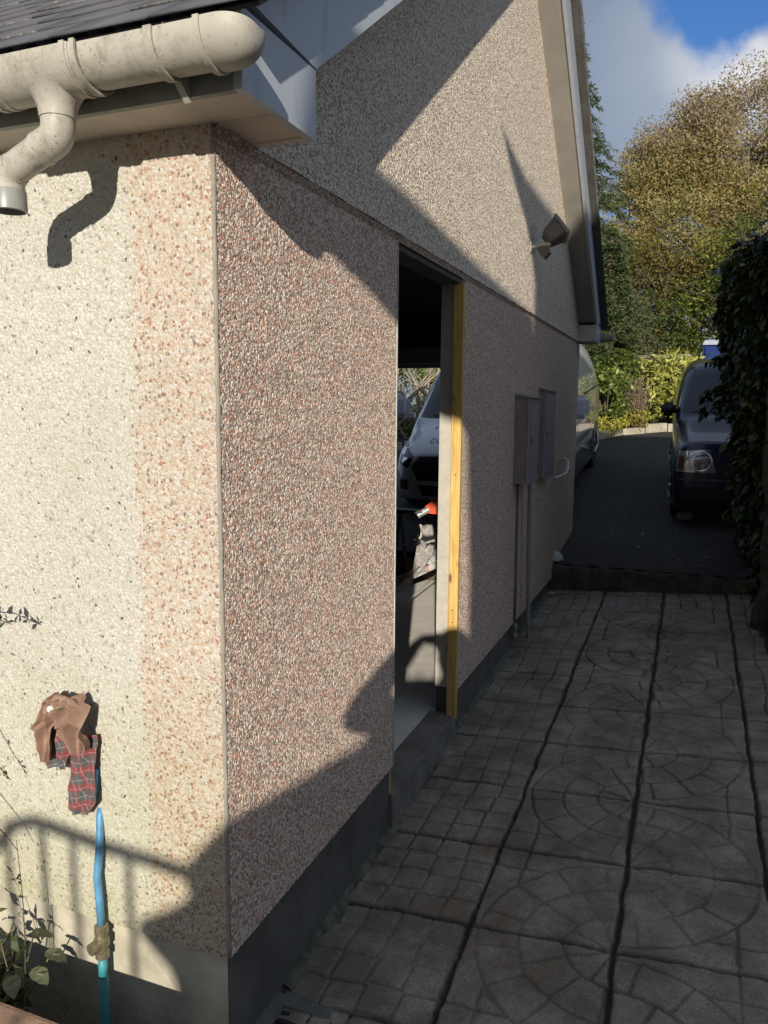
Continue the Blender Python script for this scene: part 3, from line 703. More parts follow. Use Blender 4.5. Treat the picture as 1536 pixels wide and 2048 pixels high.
# lower bend turning back down
c2 = (s1[0]+dz*-1*0 - RB2*0, 0)
cen = (s1[0]+(-dz)*-1*RB2*-1*0, 0)
nrm = (dz*1, -dx*1)  # normal pointing down-right of the run
cen = (s1[0]-nrm[0]*-RB2*1, s1[2]-nrm[1]*1*RB2)
a_start = math.degrees(math.atan2(s1[2]-cen[1], s1[0]-cen[0]))
cand = arc(cen, RB2, a_start, a_start+58, 8)
# pick the sweep that ends heading straight down
pts2 = []
ang = R(210)
p = Vector((s1[0], GY, s1[2])); 
for i in range(9):
    pts2.append(tuple(p)); ang_i = R(202.5+67.5*(i+0.5)/9); p = p+Vector((math.cos(ang_i), 0, math.sin(ang_i)))*0.0052
mb.tube(pts2+[(pts2[-1][0], GY, pts2[-1][2]-0.012)], 0.0345, 28)
P_(mb.build('downpipe_offset', M_pvc, smooth=True, auto=0.7))
e = Vector((pts2[-1][0], GY, pts2[-1][2]-0.012))
mb = MB(); mb.lathe([(0.0365, 0), (0.0375, 0.002), (0.0375, 0.042), (0.035, 0.0435), (0.033, 0.0435), (0.0325, 0.01)], e, (0, 0, -1), 28)
P_(mb.build('downpipe_socket', M_pvcgrey, smooth=True, auto=0.7))
mb = MB(); mb.add([(v[0], HL-v[1], v[2]) for v in half_shell(-4.1, 0.29, GR)[0]], half_shell(-4.1, 0.29, GR)[1]); P_(mb.build('gutter', M_pvc, smooth=True, auto=0.6))

# ------------------------------------------------------------------ things on the wall
fl = empty('floodlight', (0.0, 3.56, 2.41), 'black floodlight on a bracket on the gable wall', 'floodlight')
mb = MB(); mb.box(0.0, 0.012, -0.03, 0.03, -0.03, 0.03); mb.tube([(0.005, 0, 0.0), (0.10, 0.0, 0.015), (0.13, 0, 0.01)], 0.011, 8)
mb.add([(0.0, 0, -0.02), (0.10, 0.0, 0.0), (0.10, 0.03, 0.0), (0, 0.03, -0.02)], [(0, 1, 2, 3)]); mb.build('bracket', M_lightpvc, fl)
T = Matrix.Translation((0.135, 0.03, 0.075)) @ Matrix.Rotation(R(-38), 4, 'Y') @ Matrix.Rotation(R(18), 4, 'Z')
def boxbm(sx_, sy_, sz_, bev=0.008):
    b = bmesh.new(); bmesh.ops.create_cube(b, size=1)
    for v in b.verts: v.co = Vector((v.co.x*sx_, v.co.y*sy_, v.co.z*sz_))
    bmesh.ops.bevel(b, geom=b.edges[:], offset=bev, segments=2, affect='EDGES'); return b
mb = MB(); b = boxbm(0.10, 0.17, 0.125)
for v in b.verts:
    if v.co.x < 0: v.co.y *= 0.72; v.co.z *= 0.72
mb.bm(b, 0, T); mb.build('lamp_body', simple('floodlight_grey', (0.14, 0.135, 0.125), 0.5), fl)
mb = MB(); mb.bm(boxbm(0.022, 0.185, 0.145, 0.004), 0, T @ Matrix.Translation((0.058, 0, 0))); mb.build('lamp_rim', simple('floodlight_rim', (0.26, 0.25, 0.23), 0.5), fl)
mb = MB(); mb.bm(boxbm(0.006, 0.15, 0.11, 0.001), 0, T @ Matrix.Translation((0.070, 0, 0))); mb.build('lamp_glass', M_glassblk, fl)
mb = MB(); mb.prism([(0.045, -0.005, 0.0), (0.11, -0.005, 0.0), (0.125, -0.005, -0.035), (0.09, -0.005, -0.075), (0.065, -0.005, -0.05)], (0, 0.07, 0)); mb.build('motion_sensor', simple('sensor_plastic', (0.12, 0.095, 0.08), 0.5), fl)

def meter_box(y0, y1, z0, z1, d, label, cable):
    o = empty('meter_box', (0, y0, z0), label, 'meter box')
    h = z1-z0; w = y1-y0
    m_ = MB(); m_.box(0, d-0.012, 0, w, 0, h, bev=0.004); m_.build('box_body', M_boxside, o)
    m_ = MB(); m_.box(d-0.013, d, -0.006, w+0.006, -0.006, h-0.012, bev=0.004); m_.box(d, d+0.004, 0.03, w-0.03, 0.03, h-0.05, bev=0.0015); dr_ = m_.build('door', M_box, o)
    m_ = MB(); m_.lathe([(0.011, 0), (0.011, 0.006), (0.004, 0.007)], (d+0.003, 0.045, h*0.5), (1, 0, 0), 12); m_.build('lock', M_black, dr_)
    for hz_ in (0.12, 0.85):
        m_ = MB(); m_.tube([(d-0.004, w+0.004, h*hz_-0.02), (d-0.004, w+0.004, h*hz_+0.02)], 0.006, 8); m_.build('hinge', M_black, dr_)
    m_ = MB(); m_.prism([(0, -0.012, h+0.002), (d+0.014, -0.012, h-0.012), (d+0.014, -0.012, h-0.004), (0, -0.012, h+0.018)], (0, w+0.024, 0)); m_.build('rain_cap', M_box, o)
    return o
meter_box(3.24, 3.56, 0.93, 1.47, 0.095, 'nearer and deeper grey meter box with brown side panel and a pipe below', 1)
meter_box(4.03, 4.44, 0.90, 1.53, 0.055, 'farther and slimmer grey meter box without a pipe below', 0)
mb = MB(); mb.tube([(0.055, 3.52, 0.93), (0.055, 3.55, 0.5), (0.057, 3.62, -0.16)], 0.014, 12)
setp(mb.build('waste_pipe', simple('grey_pipe', (0.27, 0.26, 0.25), 0.5), smooth=True, auto=0.8), 'straight grey pipe running from the nearer meter box down to the paving', 'pipe')
cab = empty('conduit', (0.012, 3.36, -0.12), 'thin dark conduit clipped to the wall with a corroded fitting at its foot', 'conduit')
mb = MB(); mb.tube([(0, 0, 1.05), (0.002, 0.01, 0.4), (0, 0.02, 0.13)], 0.008, 8); mb.build('tube', simple('dark_conduit', (0.17, 0.15, 0.145), 0.6), cab, smooth=True)
mb = MB(); mb.lathe([(0.014, 0), (0.018, 0.01), (0.018, 0.03), (0.011, 0.035), (0.011, 0.06), (0.017, 0.065), (0.017, 0.09), (0.01, 0.1)], (0.004, 0.02, 0.02), (0, 0, 1), 10); mb.build('fitting', simple('corroded_brass', (0.26, 0.25, 0.21), 0.7, var=0.5, scale=60), cab)
mb = MB(); mb.tube([(0.0, 5.06, 0.98), (0.05, 5.03, 0.985), (0.085, 4.98, 0.965), (0.10, 4.88, 0.91), (0.095, 4.80, 0.875), (0.06, 4.72, 0.86), (0.035, 4.66, 0.85)], 0.0125, 12)
setp(mb.build('overflow_pipe', simple('white_pvc', (0.62, 0.62, 0.60), 0.4), smooth=True, auto=0.8), 'bent white overflow pipe near the far corner of the wall', 'pipe')
mb = MB(); bmx = bmesh.new(); bmesh.ops.create_icosphere(bmx, subdivisions=3, radius=1)
for v in bmx.verts: v.co = Vector((v.co.x*0.055*(1+0.15*math.sin(v.co.y*3)), v.co.y*0.05, max(v.co.z, -0.2)*0.065))
mb.bm(bmx, 0, Matrix.Translation((0.02, 4.97, 0.145))); setp(mb.build('white_stone', simple('white_stone_mat', (0.6, 0.6, 0.58), 0.7), smooth=True), 'small white stone on top of the step by the wall corner', 'stone')
mb = MB()
bmx = bmesh.new(); bmesh.ops.create_icosphere(bmx, subdivisions=2, radius=1)
for v in bmx.verts: v.co = Vector((v.co.x*0.035, v.co.y*0.03, max(v.co.z, -0.2)*0.02))
mb.bm(bmx, 0, Matrix.Translation((0.03, 4.72, zpath(0.03, 4.72)+0.008))); setp(mb.build('pebble', simple('pale_pebble_mat', (0.35, 0.34, 0.31), 0.7), smooth=True), 'small pale pebble on the paving below the step', 'stone')

# gully at the foot of the corner
gu = empty('drain_gully', (0.10, 0.13, zpath(0.10, 0.13)), 'dark drain grate in a concrete surround at the foot of the wall corner', 'drain')
mb = MB()
for a in ((-0.115, 0.115, -0.14, -0.10), (-0.115, 0.115, 0.10, 0.14), (-0.115, -0.075, -0.10, 0.10), (0.075, 0.115, -0.10, 0.10)): mb.box(a[0], a[1], a[2], a[3], -0.03, 0.014, bev=0.003)
mb.build('surround', simple('wet_concrete', (0.15, 0.15, 0.13), 0.8, var=0.3, bump=0.002), gu)
mb = MB(); mb.box(-0.075, 0.075, -0.10, 0.10, -0.03, 0.0)
for i in range(7): mb.box(-0.07, 0.07, -0.09+i*0.028, -0.078+i*0.028, 0.0, 0.006)
mb.build('grate', simple('iron_grate', (0.03, 0.03, 0.032), 0.5), gu)
# mortar fillet at the foot of the wall
mb = MB(); n = 150
rg = np.random.default_rng(9); pr = None
for i in range(n+1):
    y = 0.30+i*(4.5/n); w = 0.022+0.012*math.sin(i*0.7)+rg.uniform(-0.006, 0.008); h = 0.018+rg.uniform(-0.005, 0.006)
    z = zpath(0, y); cur = [(-0.02, y, z-0.02), (-0.02, y, z+h), (-0.012+w*0.5, y, z+h*0.7), (-0.012+w, y, z-0.004)]
    if pr:
        mb.add(pr+cur, [(1, 5, 6, 2), (2, 6, 7, 3)])
    pr = cur
setp(mb.build('mortar_fillet', simple('mossy_mortar', (0.12, 0.12, 0.085), 0.95, var=0.6, scale=14, bump=0.004, bscale=90), fix=False, smooth=True), kind='structure')

# ------------------------------------------------------------------ outside tap wrapped in a cloth, blue water pipe
def cloth_mesh(outline_l, outline_r, zs, y0, amp, folds, seed, bulge=0.0):
    nz_ = 110; nx_ = 60; rg = np.random.default_rng(seed)
    zk = np.linspace(zs[0], zs[-1], nz_); xl = np.interp(zk[::-1], zs[::-1], outline_l[::-1])[::-1]; xr = np.interp(zk[::-1], zs[::-1], outline_r[::-1])[::-1]
    ph = rg.uniform(0, 6, 8); S_, T_ = np.meshgrid(np.linspace(0, 1, nx_), np.linspace(0, 1, nz_))
    x = xl[:, None]+(xr-xl)[:, None]*S_; z = np.repeat(zk[:, None], nx_, 1)
    x = x+0.004*vnoise(z, x*0, 40, seed); z = z+0.007*vnoise(x, z*0+seed, 35, seed+1)*T_
    k = np.array((math.cos(ph[4]), math.sin(ph[4])))
    q = x*28*k[0]+z*22*k[1]+1.6*vnoise(x, z, 14, seed+2)
    ridge = 1-np.abs(((q+ph[5]) % 2)-1)*1.0
    y = y0-bulge*np.sin(math.pi*S_)*(1-0.6*T_)-amp*(np.sin(S_*folds*math.pi+ph[0]+2.0*np.sin(T_*3+ph[1]))+1.1*ridge**1.6*(1 if bulge else 0.3)+0.5*np.sin(S_*folds*2.3*math.pi+ph[2]+T_*5))-0.002*vnoise(x, z, 70, seed+3)
    y = np.minimum(y, -0.006)
    V = np.stack([x.ravel(), y.ravel(), z.ravel()], 1)
    F = [(j*nx_+i, j*nx_+i+1, (j+1)*nx_+i+1, (j+1)*nx_+i) for j in range(nz_-1) for i in range(nx_-1)]
    return V, F
def tartan():
    mt, nt, b = newmat('tartan_cloth'); oc = objcoord(nt)
    mp = N(nt, 'ShaderNodeMapping', i_Rotation=(0, R(14), 0)); L(nt, oc, mp.inputs[0])
    sx = N(nt, 'ShaderNodeSeparateXYZ'); L(nt, mp.outputs[0], sx.inputs[0])
    def band(src, per, off, w):
        f = mathn(nt, 'FRACT', mathn(nt, 'MULTIPLY_ADD', src, 1/per, off)); return mathn(nt, 'LESS_THAN', mathn(nt, 'ABSOLUTE', mathn(nt, 'SUBTRACT', f, 0.5)), w)
    c = mixc(nt, mathn(nt, 'MULTIPLY', band(sx.outputs[0], 0.038, 0.1, 0.18), 0.42), (0.085, 0.095, 0.095), (0.30, 0.035, 0.04))
    c = mixc(nt, mathn(nt, 'MULTIPLY', band(sx.outputs[2], 0.046, 0.3, 0.20), 0.50), c, (0.33, 0.035, 0.045))
    c = mixc(nt, mathn(nt, 'MULTIPLY', band(sx.outputs[0], 0.019, 0.6, 0.025), 0.6), c, (0.5, 0.47, 0.42))
    c = mixc(nt, mathn(nt, 'MULTIPLY', band(sx.outputs[2], 0.023, 0.2, 0.022), 0.6), c, (0.5, 0.47, 0.42))
    L(nt, c, b.inputs['Base Color']); b.inputs['Roughness'].default_value = 0.9
    w = N(nt, 'ShaderNodeTexNoise', i_Scale=500.0); L(nt, oc, w.inputs['Vector'])
    bp = N(nt, 'ShaderNodeBump', i_Strength=0.5, i_Distance=0.001); L(nt, w.outputs[0], bp.inputs['Height']); L(nt, bp.outputs[0], b.inputs['Normal'])
    return mt
M_tartan = tartan(); M_suede = simple('brown_lining', (0.30, 0.185, 0.135), 0.9, var=0.25, scale=30, bump=0.0012, bscale=400)
cl = empty('cloth', (-0.45, -0.03, 0.33), 'brown cloth with tartan lining wrapped round the outside tap', 'cloth')
def part(nm, V, F, mt, sm=True):
    me = MB(); me.add([(v[0]+0.45, v[1]+0.03, v[2]-0.33) for v in V], F); return me.build(nm, mt, cl, smooth=sm, fix=False)
V, F = cloth_mesh([-0.44, -0.455, -0.472, -0.480, -0.482], [-0.375, -0.372, -0.378, -0.370, -0.405], [0.545, 0.49, 0.42, 0.37, 0.318], -0.030, 0.006, 3.0, 1); part('tartan_tail', V, F, M_tartan)
V, F = cloth_mesh([-0.545, -0.568, -0.548], [-0.47, -0.468, -0.478], [0.56, 0.485, 0.428], -0.028, 0.006, 3.0, 2); part('tartan_tail', V, F, M_tartan)
V, F = cloth_mesh([-0.480, -0.522, -0.545, -0.545, -0.530], [-0.445, -0.462, -0.486, -0.497, -0.504], [0.655, 0.62, 0.56, 0.50, 0.468], -0.045, 0.013, 2.6, 3, 0.022); part('brown_flap', V, F, M_suede)
V, F = cloth_mesh([-0.468, -0.480, -0.464, -0.440, -0.408], [-0.405, -0.372, -0.364, -0.370, -0.378], [0.658, 0.632, 0.59, 0.55, 0.512], -0.056, 0.017, 3.9, 6, 0.038); part('brown_flap', V, F, M_suede)
# knotted bulge: twisted rolls over the tap
mb = MB()
for (pts, r) in (([(-0.500, -0.05, 0.612), (-0.478, -0.072, 0.640), (-0.44, -0.080, 0.652), (-0.405, -0.078, 0.646), (-0.378, -0.062, 0.620)], [0.007, 0.011, 0.013, 0.011, 0.007]),):
    P2 = []; R2 = []
    for i in range(len(pts)-1):
        for t in np.linspace(0, 1, 7)[:-1]:
            P2.append(tuple(np.array(pts[i])*(1-t)+np.array(pts[i+1])*t)); R2.append((r[i]*(1-t)+r[i+1]*t)*(1+0.14*math.sin(len(P2)*1.7)))
    P2.append(pts[-1]); R2.append(r[-1]*0.7)
    mb.tube([(p[0]+0.45, p[1]+0.03, p[2]-0.33) for p in P2], R2, 12)
mb.build('knot', M_suede, cl, smooth=True)
tp = empty('outside_tap', (-0.44, 0, 0.61), 'small metal tap poking through the brown cloth on the wall', 'tap')
M_brass = simple('dull_brass', (0.33, 0.29, 0.19), 0.45, metal=0.7, var=0.3, scale=60)
mb = MB(); mb.tube([(0, 0.01, 0), (0, -0.09, 0.012)], 0.010, 12); mb.tube([(-0.016, -0.098, 0.016), (0.026, -0.098, 0.034)], 0.0065, 10); mb.build('tap_body', M_brass, tp, smooth=True)
mb = MB(); mb.lathe([(0.004, 0), (0.0085, 0.001), (0.0095, 0.005), (0.0085, 0.010), (0.005, 0.012), (0.004, 0.009)], (-0.004, -0.10, 0.024), (0.1, -1, 0.1), 16); mb.build('tap_handle', simple('tap_handle_white', (0.7, 0.68, 0.62), 0.35), tp, smooth=True)

M_blue = simple('blue_water_pipe', (0.10, 0.29, 0.48), 0.4, var=0.25, scale=22)
M_teal = simple('teal_pipe', (0.05, 0.26, 0.30), 0.5, var=0.25, scale=25)
wp = empty('water_pipe', (-0.385, -0.03, -0.45), 'blue water pipe with brass fitting standing in front of the plinth', 'pipe')
mb = MB(); mb.tube([(-0.012, 0.036, 0.775), (-0.010, 0.028, 0.755), (-0.004, 0.018, 0.71), (0.001, 0.006, 0.66), (-0.004, 0.001, 0.60), (0.001, 0.0, 0.53), (0.003, 0.0, 0.46)], [0.0105, 0.0108, 0.0100, 0.0108, 0.0100, 0.0106, 0.0102], 14); mb.build('upper_pipe', M_blue, wp, smooth=True)
mb = MB(); mb.tube([(0.003, 0, 0.37), (0.003, 0, 0.30)], 0.0125, 14); mb.tube([(0.003, 0, 0.31), (0.004, 0, -0.05)], 0.0135, 14); mb.build('lower_pipe', M_teal, wp, smooth=True)
mb = MB(); mb.lathe([(0.013, 0), (0.019, 0.004), (0.019, 0.022), (0.014, 0.025), (0.014, 0.032), (0.020, 0.036), (0.021, 0.058), (0.014, 0.062), (0.014, 0.070), (0.0185, 0.073), (0.0185, 0.094), (0.013, 0.098)], (0.003, 0, 0.365), (0, 0, 1), 12)
mb.tube([(0.003, 0, 0.41), (-0.004, -0.036, 0.408)], 0.0165, 12); mb.build('compression_fitting', M_brass, wp, auto=0.5)
mb = MB(); mb.tube([(-0.412, -0.012, 0.345), (-0.405, -0.008, 0.385), (-0.40, -0.008, 0.44)], 0.010, 12)
setp(mb.build('pipe_stub', M_blue, smooth=True), 'short blue pipe stub showing below the cloth', 'pipe')

# ------------------------------------------------------------------ planting bed at the front, coping, weeds
mb = MB(); mb.box(-4, -0.02, -1.3, 0.01, -0.72, -0.52); setp(mb.build('planting_bed', M_soil), kind='structure')
M_coping = simple('coping_stone', (0.36, 0.23, 0.16), 0.9, bump=0.004, bscale=60, var=0.25, scale=10)
cpw = empty('low_wall', (-0.46, -0.36, -0.6), 'low garden wall with a pinkish coping at the bottom left corner', 'wall')
mb = MB(); mb.box(-2.2, 0.42, -0.09, 0.07, 0.0, 0.47, bev=0.01); mb.build('brickwork', simple('brick_dark', (0.16, 0.09, 0.06), 0.9, var=0.4, scale=20), cpw)
mb = MB(); mb.box(-2.2, 0.44, -0.11, 0.09, 0.47, 0.54, bev=0.012); mb.build('coping', M_coping, cpw)

def weed(nm, base, stems, label, leafn, size, seed, dry=False):
    rg = np.random.default_rng(seed); o = empty(nm, base, label, 'weed')
    m_ = MB(); P = []; D = []
    for (dx_, dy_, dz_, bend) in stems:
        pts = []
        for t in np.linspace(0, 1, 9):
            pts.append((dx_*t+bend*math.sin(math.pi*t)*0.3, dy_*t, dz_*t*(1-0.12*t)))
        m_.tube(pts, [0.0026*(1-0.65*i/8) for i in range(9)], 5)
        for k_ in range(leafn):
            t = rg.uniform(0.15, 1); i = min(7, int(t*8)); p = np.array(pts[i])*(1-(t*8-i))+np.array(pts[i+1])*(t*8-i)
            P.append(p); a = rg.uniform(0, 6.28); D.append((math.cos(a), math.sin(a)*0.7, rg.uniform(-0.2, 0.6)))
    m_.build('stem', simple(nm+'_stem', (0.13, 0.11, 0.06) if not dry else (0.20, 0.15, 0.09), 0.8), o, smooth=True)
    P = np.array(P); D = np.array(D)
    V, F = leaves(P, size, rg, aspect=0.42, D=D); r = rg.uniform(0, 1, len(P))
    npmesh('foliage', V, F, M_weed, o, attrs=[('rnd', 'FACE', np.concatenate([r, r]))])
    return o
weed('weed', (-0.66, -0.14, -0.52), [(-0.02, 0.02, 0.62, 0.1), (0.06, 0.02, 0.48, -0.1), (-0.10, -0.05, 0.55, 0), (0.10, -0.03, 0.36, 0.1), (-0.05, 0.0, 0.42, -0.2), (0.02, -0.04, 0.5, 0.05), (-0.14, 0.02, 0.44, 0.1), (0.14, 0.0, 0.30, 0.0), (-0.08, -0.08, 0.38, 0.15), (0.04, 0.03, 0.58, 0.1), (0.09, 0.0, 0.42, -0.1), (-0.03, -0.06, 0.46, 0.1), (0.0, 0.05, 0.36, 0.2), (0.12, 0.03, 0.22, 0.1)], 'dense dark green weed growing in the bed at the left edge', 40, 0.050, 21)
weed('weed', (-0.60, -0.16, -0.52), [(0.02, 0.05, 0.88, 0.14), (-0.08, 0.02, 0.72, 0.2)], 'tall thin weed stalk with a small seed head before the plinth', 10, 0.026, 22, True)
weed('weed', (-0.55, -0.18, -0.52), [(0.17, 0.02, 0.10, 0), (0.12, -0.06, 0.14, 0.1), (0.05, -0.05, 0.2, 0), (0.2, -0.02, 0.05, 0)], 'low sprawling weed with narrow leaves at the foot of the plinth', 9, 0.06, 23)
# broad leaves beside the dense weed
def broadleaf(P, D, size):
    V = []; F = []
    for p, d in zip(P, D):
        d = Vector(d).normalized(); s_ = d.cross(Vector((0, 0, 1))).normalized(); n_ = s_.cross(d)
        o = len(V); p = Vector(p)
        for i in range(9):
            t = i/8; w = 0.33*math.sin(math.pi*t**0.8)**0.8
            c = p+d*size*t-n_*size*0.35*(t-0.3)**2
            V += [tuple(c-s_*size*w+n_*size*(0.16*w+0.03*math.sin(i*2.1))), tuple(c), tuple(c+s_*size*w+n_*size*(0.16*w+0.03*math.cos(i*2.6)))]
        for i in range(8):
            a = o+i*3; F += [(a, a+1, a+4, a+3), (a+1, a+2, a+5, a+4)]
    return np.array(V), np.array(F)
bl = empty('broad_leaf_plant', (-0.63, -0.12, -0.46), 'plant with broad grey green leaves just left of the blue pipe', 'plant')
mb = MB(); rg = np.random.default_rng(31); P = []; D = []
for (a, l_, h) in ((20, 0.17, 0.40), (-15, 0.16, 0.38), (60, 0.12, 0.42), (150, 0.12, 0.40), (200, 0.14, 0.36), (-50, 0.12, 0.36)):
    e_ = (math.cos(R(a))*l_, math.sin(R(a))*l_*0.6, h); mb.tube([(0, 0, 0), (e_[0]*0.3, e_[1]*0.3, h*0.6), (e_[0]*0.8, e_[1]*0.8, h*0.98), e_], 0.0022, 5); P.append((e_[0]*0.7, e_[1]*0.7, h)); D.append((math.cos(R(a)), math.sin(R(a))*0.6, -0.2))
mb.build('stem', simple('plant_stem', (0.2, 0.22, 0.1), 0.6), bl)
V, F = broadleaf(P, D, 0.068); npmesh('foliage', V, F, leaf_material('broad_leaves', [(0, (0.12, 0.14, 0.075)), (1, (0.22, 0.24, 0.14))], trans=0.2), bl, attrs=[('rnd', 'FACE', rg.uniform(0, 1, len(F)))])
def twig(pts, label, seed, lf=12, size=0.02):
    o = empty('twig', pts[0], label, 'twig'); b0 = Vector(pts[0]); rg = np.random.default_rng(seed)
    m_ = MB(); q = [Vector(p)-b0 for p in pts]; m_.tube(q, [0.002*(1-0.5*i/len(q)) for i in range(len(q))], 5); m_.build('stem', M_bark, o)
    P = []; 
    for i in range(lf):
        t = rg.uniform(0.3, 1)*(len(q)-1); k_ = min(int(t), len(q)-2); p = q[k_].lerp(q[k_+1], t-k_); P.append(tuple(p))
    V, F = leaves(np.array(P), size, rg, aspect=0.5); npmesh('foliage', V, F, M_weed, o, attrs=[('rnd', 'FACE', rg.uniform(0, 1, len(F)))])
twig([(-1.0, -0.3, 0.86), (-0.72, -0.22, 0.90), (-0.60, -0.18, 0.89), (-0.52, -0.14, 0.855)], 'leafy twig reaching in over the cream wall at the left edge', 41, 26, 0.03)
twig([(-1.0, -0.2, 0.85), (-0.75, -0.15, 0.62), (-0.66, -0.10, 0.46), (-0.62, -0.08, 0.40)], 'thin drooping twig left of the cloth', 42, 9, 0.02)
twig([(-0.95, -0.2, 0.52), (-0.72, -0.15, 0.36), (-0.64, -0.10, 0.26), (-0.61, -0.08, 0.20)], 'bare drooping twig beneath the cloth near the left edge', 43, 5, 0.014)

# ------------------------------------------------------------------ vehicles
class Shell:
    """car body as stations along its length; local frame: x across, y rearward from the nose, z up"""
    def __init__(s, prof, wid, zb, n, tumble): s.p = prof; s.w = wid; s.zb = zb; s.n = n; s.t = tumble
    def zt(s, y): return float(np.interp(y, [a[0] for a in s.p], [a[1] for a in s.p]))
    def W(s, y, z):
        w = float(np.interp(y, [a[0] for a in s.w], [a[1] for a in s.w]))
        return w*(1-s.t[1]*max(0, z-s.t[0])**1.35)
    def inside(s, x, y, z):
        h = s.zt(y)-s.zb
        if h <= 0.02: return False
        f = (z-s.zb)/h
        if f > 1: return False
        return (abs(x)/s.W(y, z))**s.n+max(f, 0)**s.n <= 1
    def yfront(s, x, z):
        lo, hi = 0.0, s.p[-1][0]*0.5
        if not s.inside(x, hi, z): return hi
        for _ in range(26):
            mid = (lo+hi)/2
            if s.inside(x, mid, z): hi = mid
            else: lo = mid
        return hi
    def body(s, ys, m=40):
        V = []; F = []
        for y in ys:
            h = s.zt(y)-s.zb
            for j in range(m+1):
                ph = math.pi*j/m; c_, s_ = math.cos(ph), math.sin(ph)
                z = s.zb+h*abs(s_)**(2/s.n); x = math.copysign(abs(c_)**(2/s.n), c_)*s.W(y, z)
                V.append((x, y, z))
        k_ = m+1
        for i in range(len(ys)-1):
            for j in range(m): F.append((i*k_+j, i*k_+j+1, (i+1)*k_+j+1, (i+1)*k_+j))
            F.append((i*k_+m, i*k_, (i+1)*k_, (i+1)*k_+m))
        F.append(tuple(range(k_))); F.append(tuple((len(ys)-1)*k_+j for j in range(k_))[::-1])
        return V, F
    def patch(s, q, off, n=14, m=10):
        """q: four (x,z) corners bl, br, tr, tl on the front"""
        V = []
        for j in range(m+1):
            for i in range(n+1):
                a, b = i/n, j/m
                x = (q[0][0]*(1-a)+q[1][0]*a)*(1-b)+(q[3][0]*(1-a)+q[2][0]*a)*b
                z = (q[0][1]*(1-a)+q[1][1]*a)*(1-b)+(q[3][1]*(1-a)+q[2][1]*a)*b
                V.append((x, s.yfront(x, z)-off, z))
        return V, [(j*(n+1)+i, j*(n+1)+i+1, (j+1)*(n+1)+i+1, (j+1)*(n+1)+i) for j in range(m) for i in range(n)]
    def spatch(s, ya, yb, za, zb_, side, off, n=10, m=8, slant=0.0):
        V = []
        for j in range(m+1):
            for i in range(n+1):
                y = ya+(yb-ya)*i/n + slant*j/m*(1-i/n); z = za+(zb_-za)*j/m
                h = s.zt(y)-s.zb; f = min(max((z-s.zb)/h, 0), 0.999)
                V.append((side*(s.W(y, z)*(1-f**s.n)**(1/s.n)+off), y, z))
        return V, [(j*(n+1)+i, j*(n+1)+i+1, (j+1)*(n+1)+i+1, (j+1)*(n+1)+i) for j in range(m) for i in range(n)]
def wheel(parent, x, y, r, side, w=0.2):
    o = MB(); prof = [(r*0.62, 0), (r*0.93, 0.005), (r, 0.03), (r, w-0.03), (r*0.93, w-0.005), (r*0.62, w)]
    o.lathe(prof, (x, y, r), (-side, 0, 0), 32); wo_ = o.build('wheel', M_rubber, parent, smooth=True, auto=0.7)
    q = MB(); q.lathe([(r*0.63, 0.004), (r*0.60, 0.012), (r*0.2, 0.03), (0.05, 0.01)], (x+side*0.004, y, r), (-side, 0, 0), 24)
    for k_ in range(7):
        a = 2*math.pi*k_/7; q.tube([(x+side*0.012, y, r), (x+side*0.006, y+math.cos(a)*r*0.6, r+math.sin(a)*r*0.6)], [0.03, 0.018], 6)
    rr = q.build('rim', M_alloy, wo_, auto=0.6); return wo_
def arch(sh, parent, y, r, side, mt):
    o = MB(); n_ = 20; vs = []
    for i in range(n_+1):
        a = math.pi*i/n_
        for q, rr in enumerate((0.0, r+0.045)):
            yy_ = y+math.cos(a)*rr; z = max(sh.zb+0.02, r*0.92+math.sin(a)*rr if rr else r*0.75)
            if rr and i in (0, n_): z = sh.zb+0.03
            f = min((z-sh.zb)/(sh.zt(yy_)-sh.zb), 0.99); vs.append((side*(sh.W(yy_, z)*(1-f**sh.n)**(1/sh.n)+0.003), yy_, z))
    o.add(vs, [(2*i, 2*i+1, 2*i+3, 2*i+2) for i in range(n_)]); o.build('wheel_arch', mt, parent, fix=False)

van_slope = math.atan(0.1)
vn = empty('van', (-1.13, 6.20, zdrive(6.20)), 'white compact van parked nose on behind the house, seen through the doorway', 'van', rz=0.0)
vn.rotation_euler = (van_slope, 0, 0)
sh = Shell([(0, 0.36), (0.03, 0.50), (0.07, 0.59), (0.12, 0.65), (0.2, 0.70), (0.42, 0.79), (0.70, 0.89), (0.82, 0.935), (1.0, 1.09), (1.5, 1.58), (1.7, 1.72), (2.1, 1.80), (3.9, 1.83), (4.25, 1.78), (4.4, 1.6)],
           [(0, 0.58), (0.05, 0.70), (0.15, 0.79), (0.4, 0.87), (0.9, 0.91), (3.7, 0.91), (4.2, 0.88), (4.4, 0.82)], 0.20, 5.0, (0.90, 0.20))
ysv = [0.0, 0.015, 0.03, 0.05, 0.07, 0.095, 0.12, 0.16, 0.2, 0.3, 0.42, 0.55, 0.7, 0.82, 0.9, 1.0, 1.15, 1.3, 1.4, 1.5, 1.6, 1.7, 1.9, 2.1, 3, 3.7, 3.9, 4.1, 4.25, 4.33, 4.4]
mb = MB(); mb.add(*sh.body(ysv, 60)); mb.build('body', M_vanp, vn, smooth=True)
M_bump = simple('bumper_plastic', (0.012, 0.013, 0.015), 0.55)
def addp(sh, parent, nm, quads, mt, off=0.006, n=14, m=10, smooth=True):
    o = MB()
    for q in quads: o.add(*sh.patch(q, off, n, m))
    ob = o.build(nm, mt, parent, smooth=smooth, fix=False); return ob
addp(sh, vn, 'windscreen', [[(-0.77, 0.96), (0.77, 0.96), (0.66, 1.63), (-0.66, 1.63)]], M_glassblk, 0.006, 24, 14)
M_vanlow = simple('van_lower_bumper', (0.16, 0.17, 0.18), 0.5)
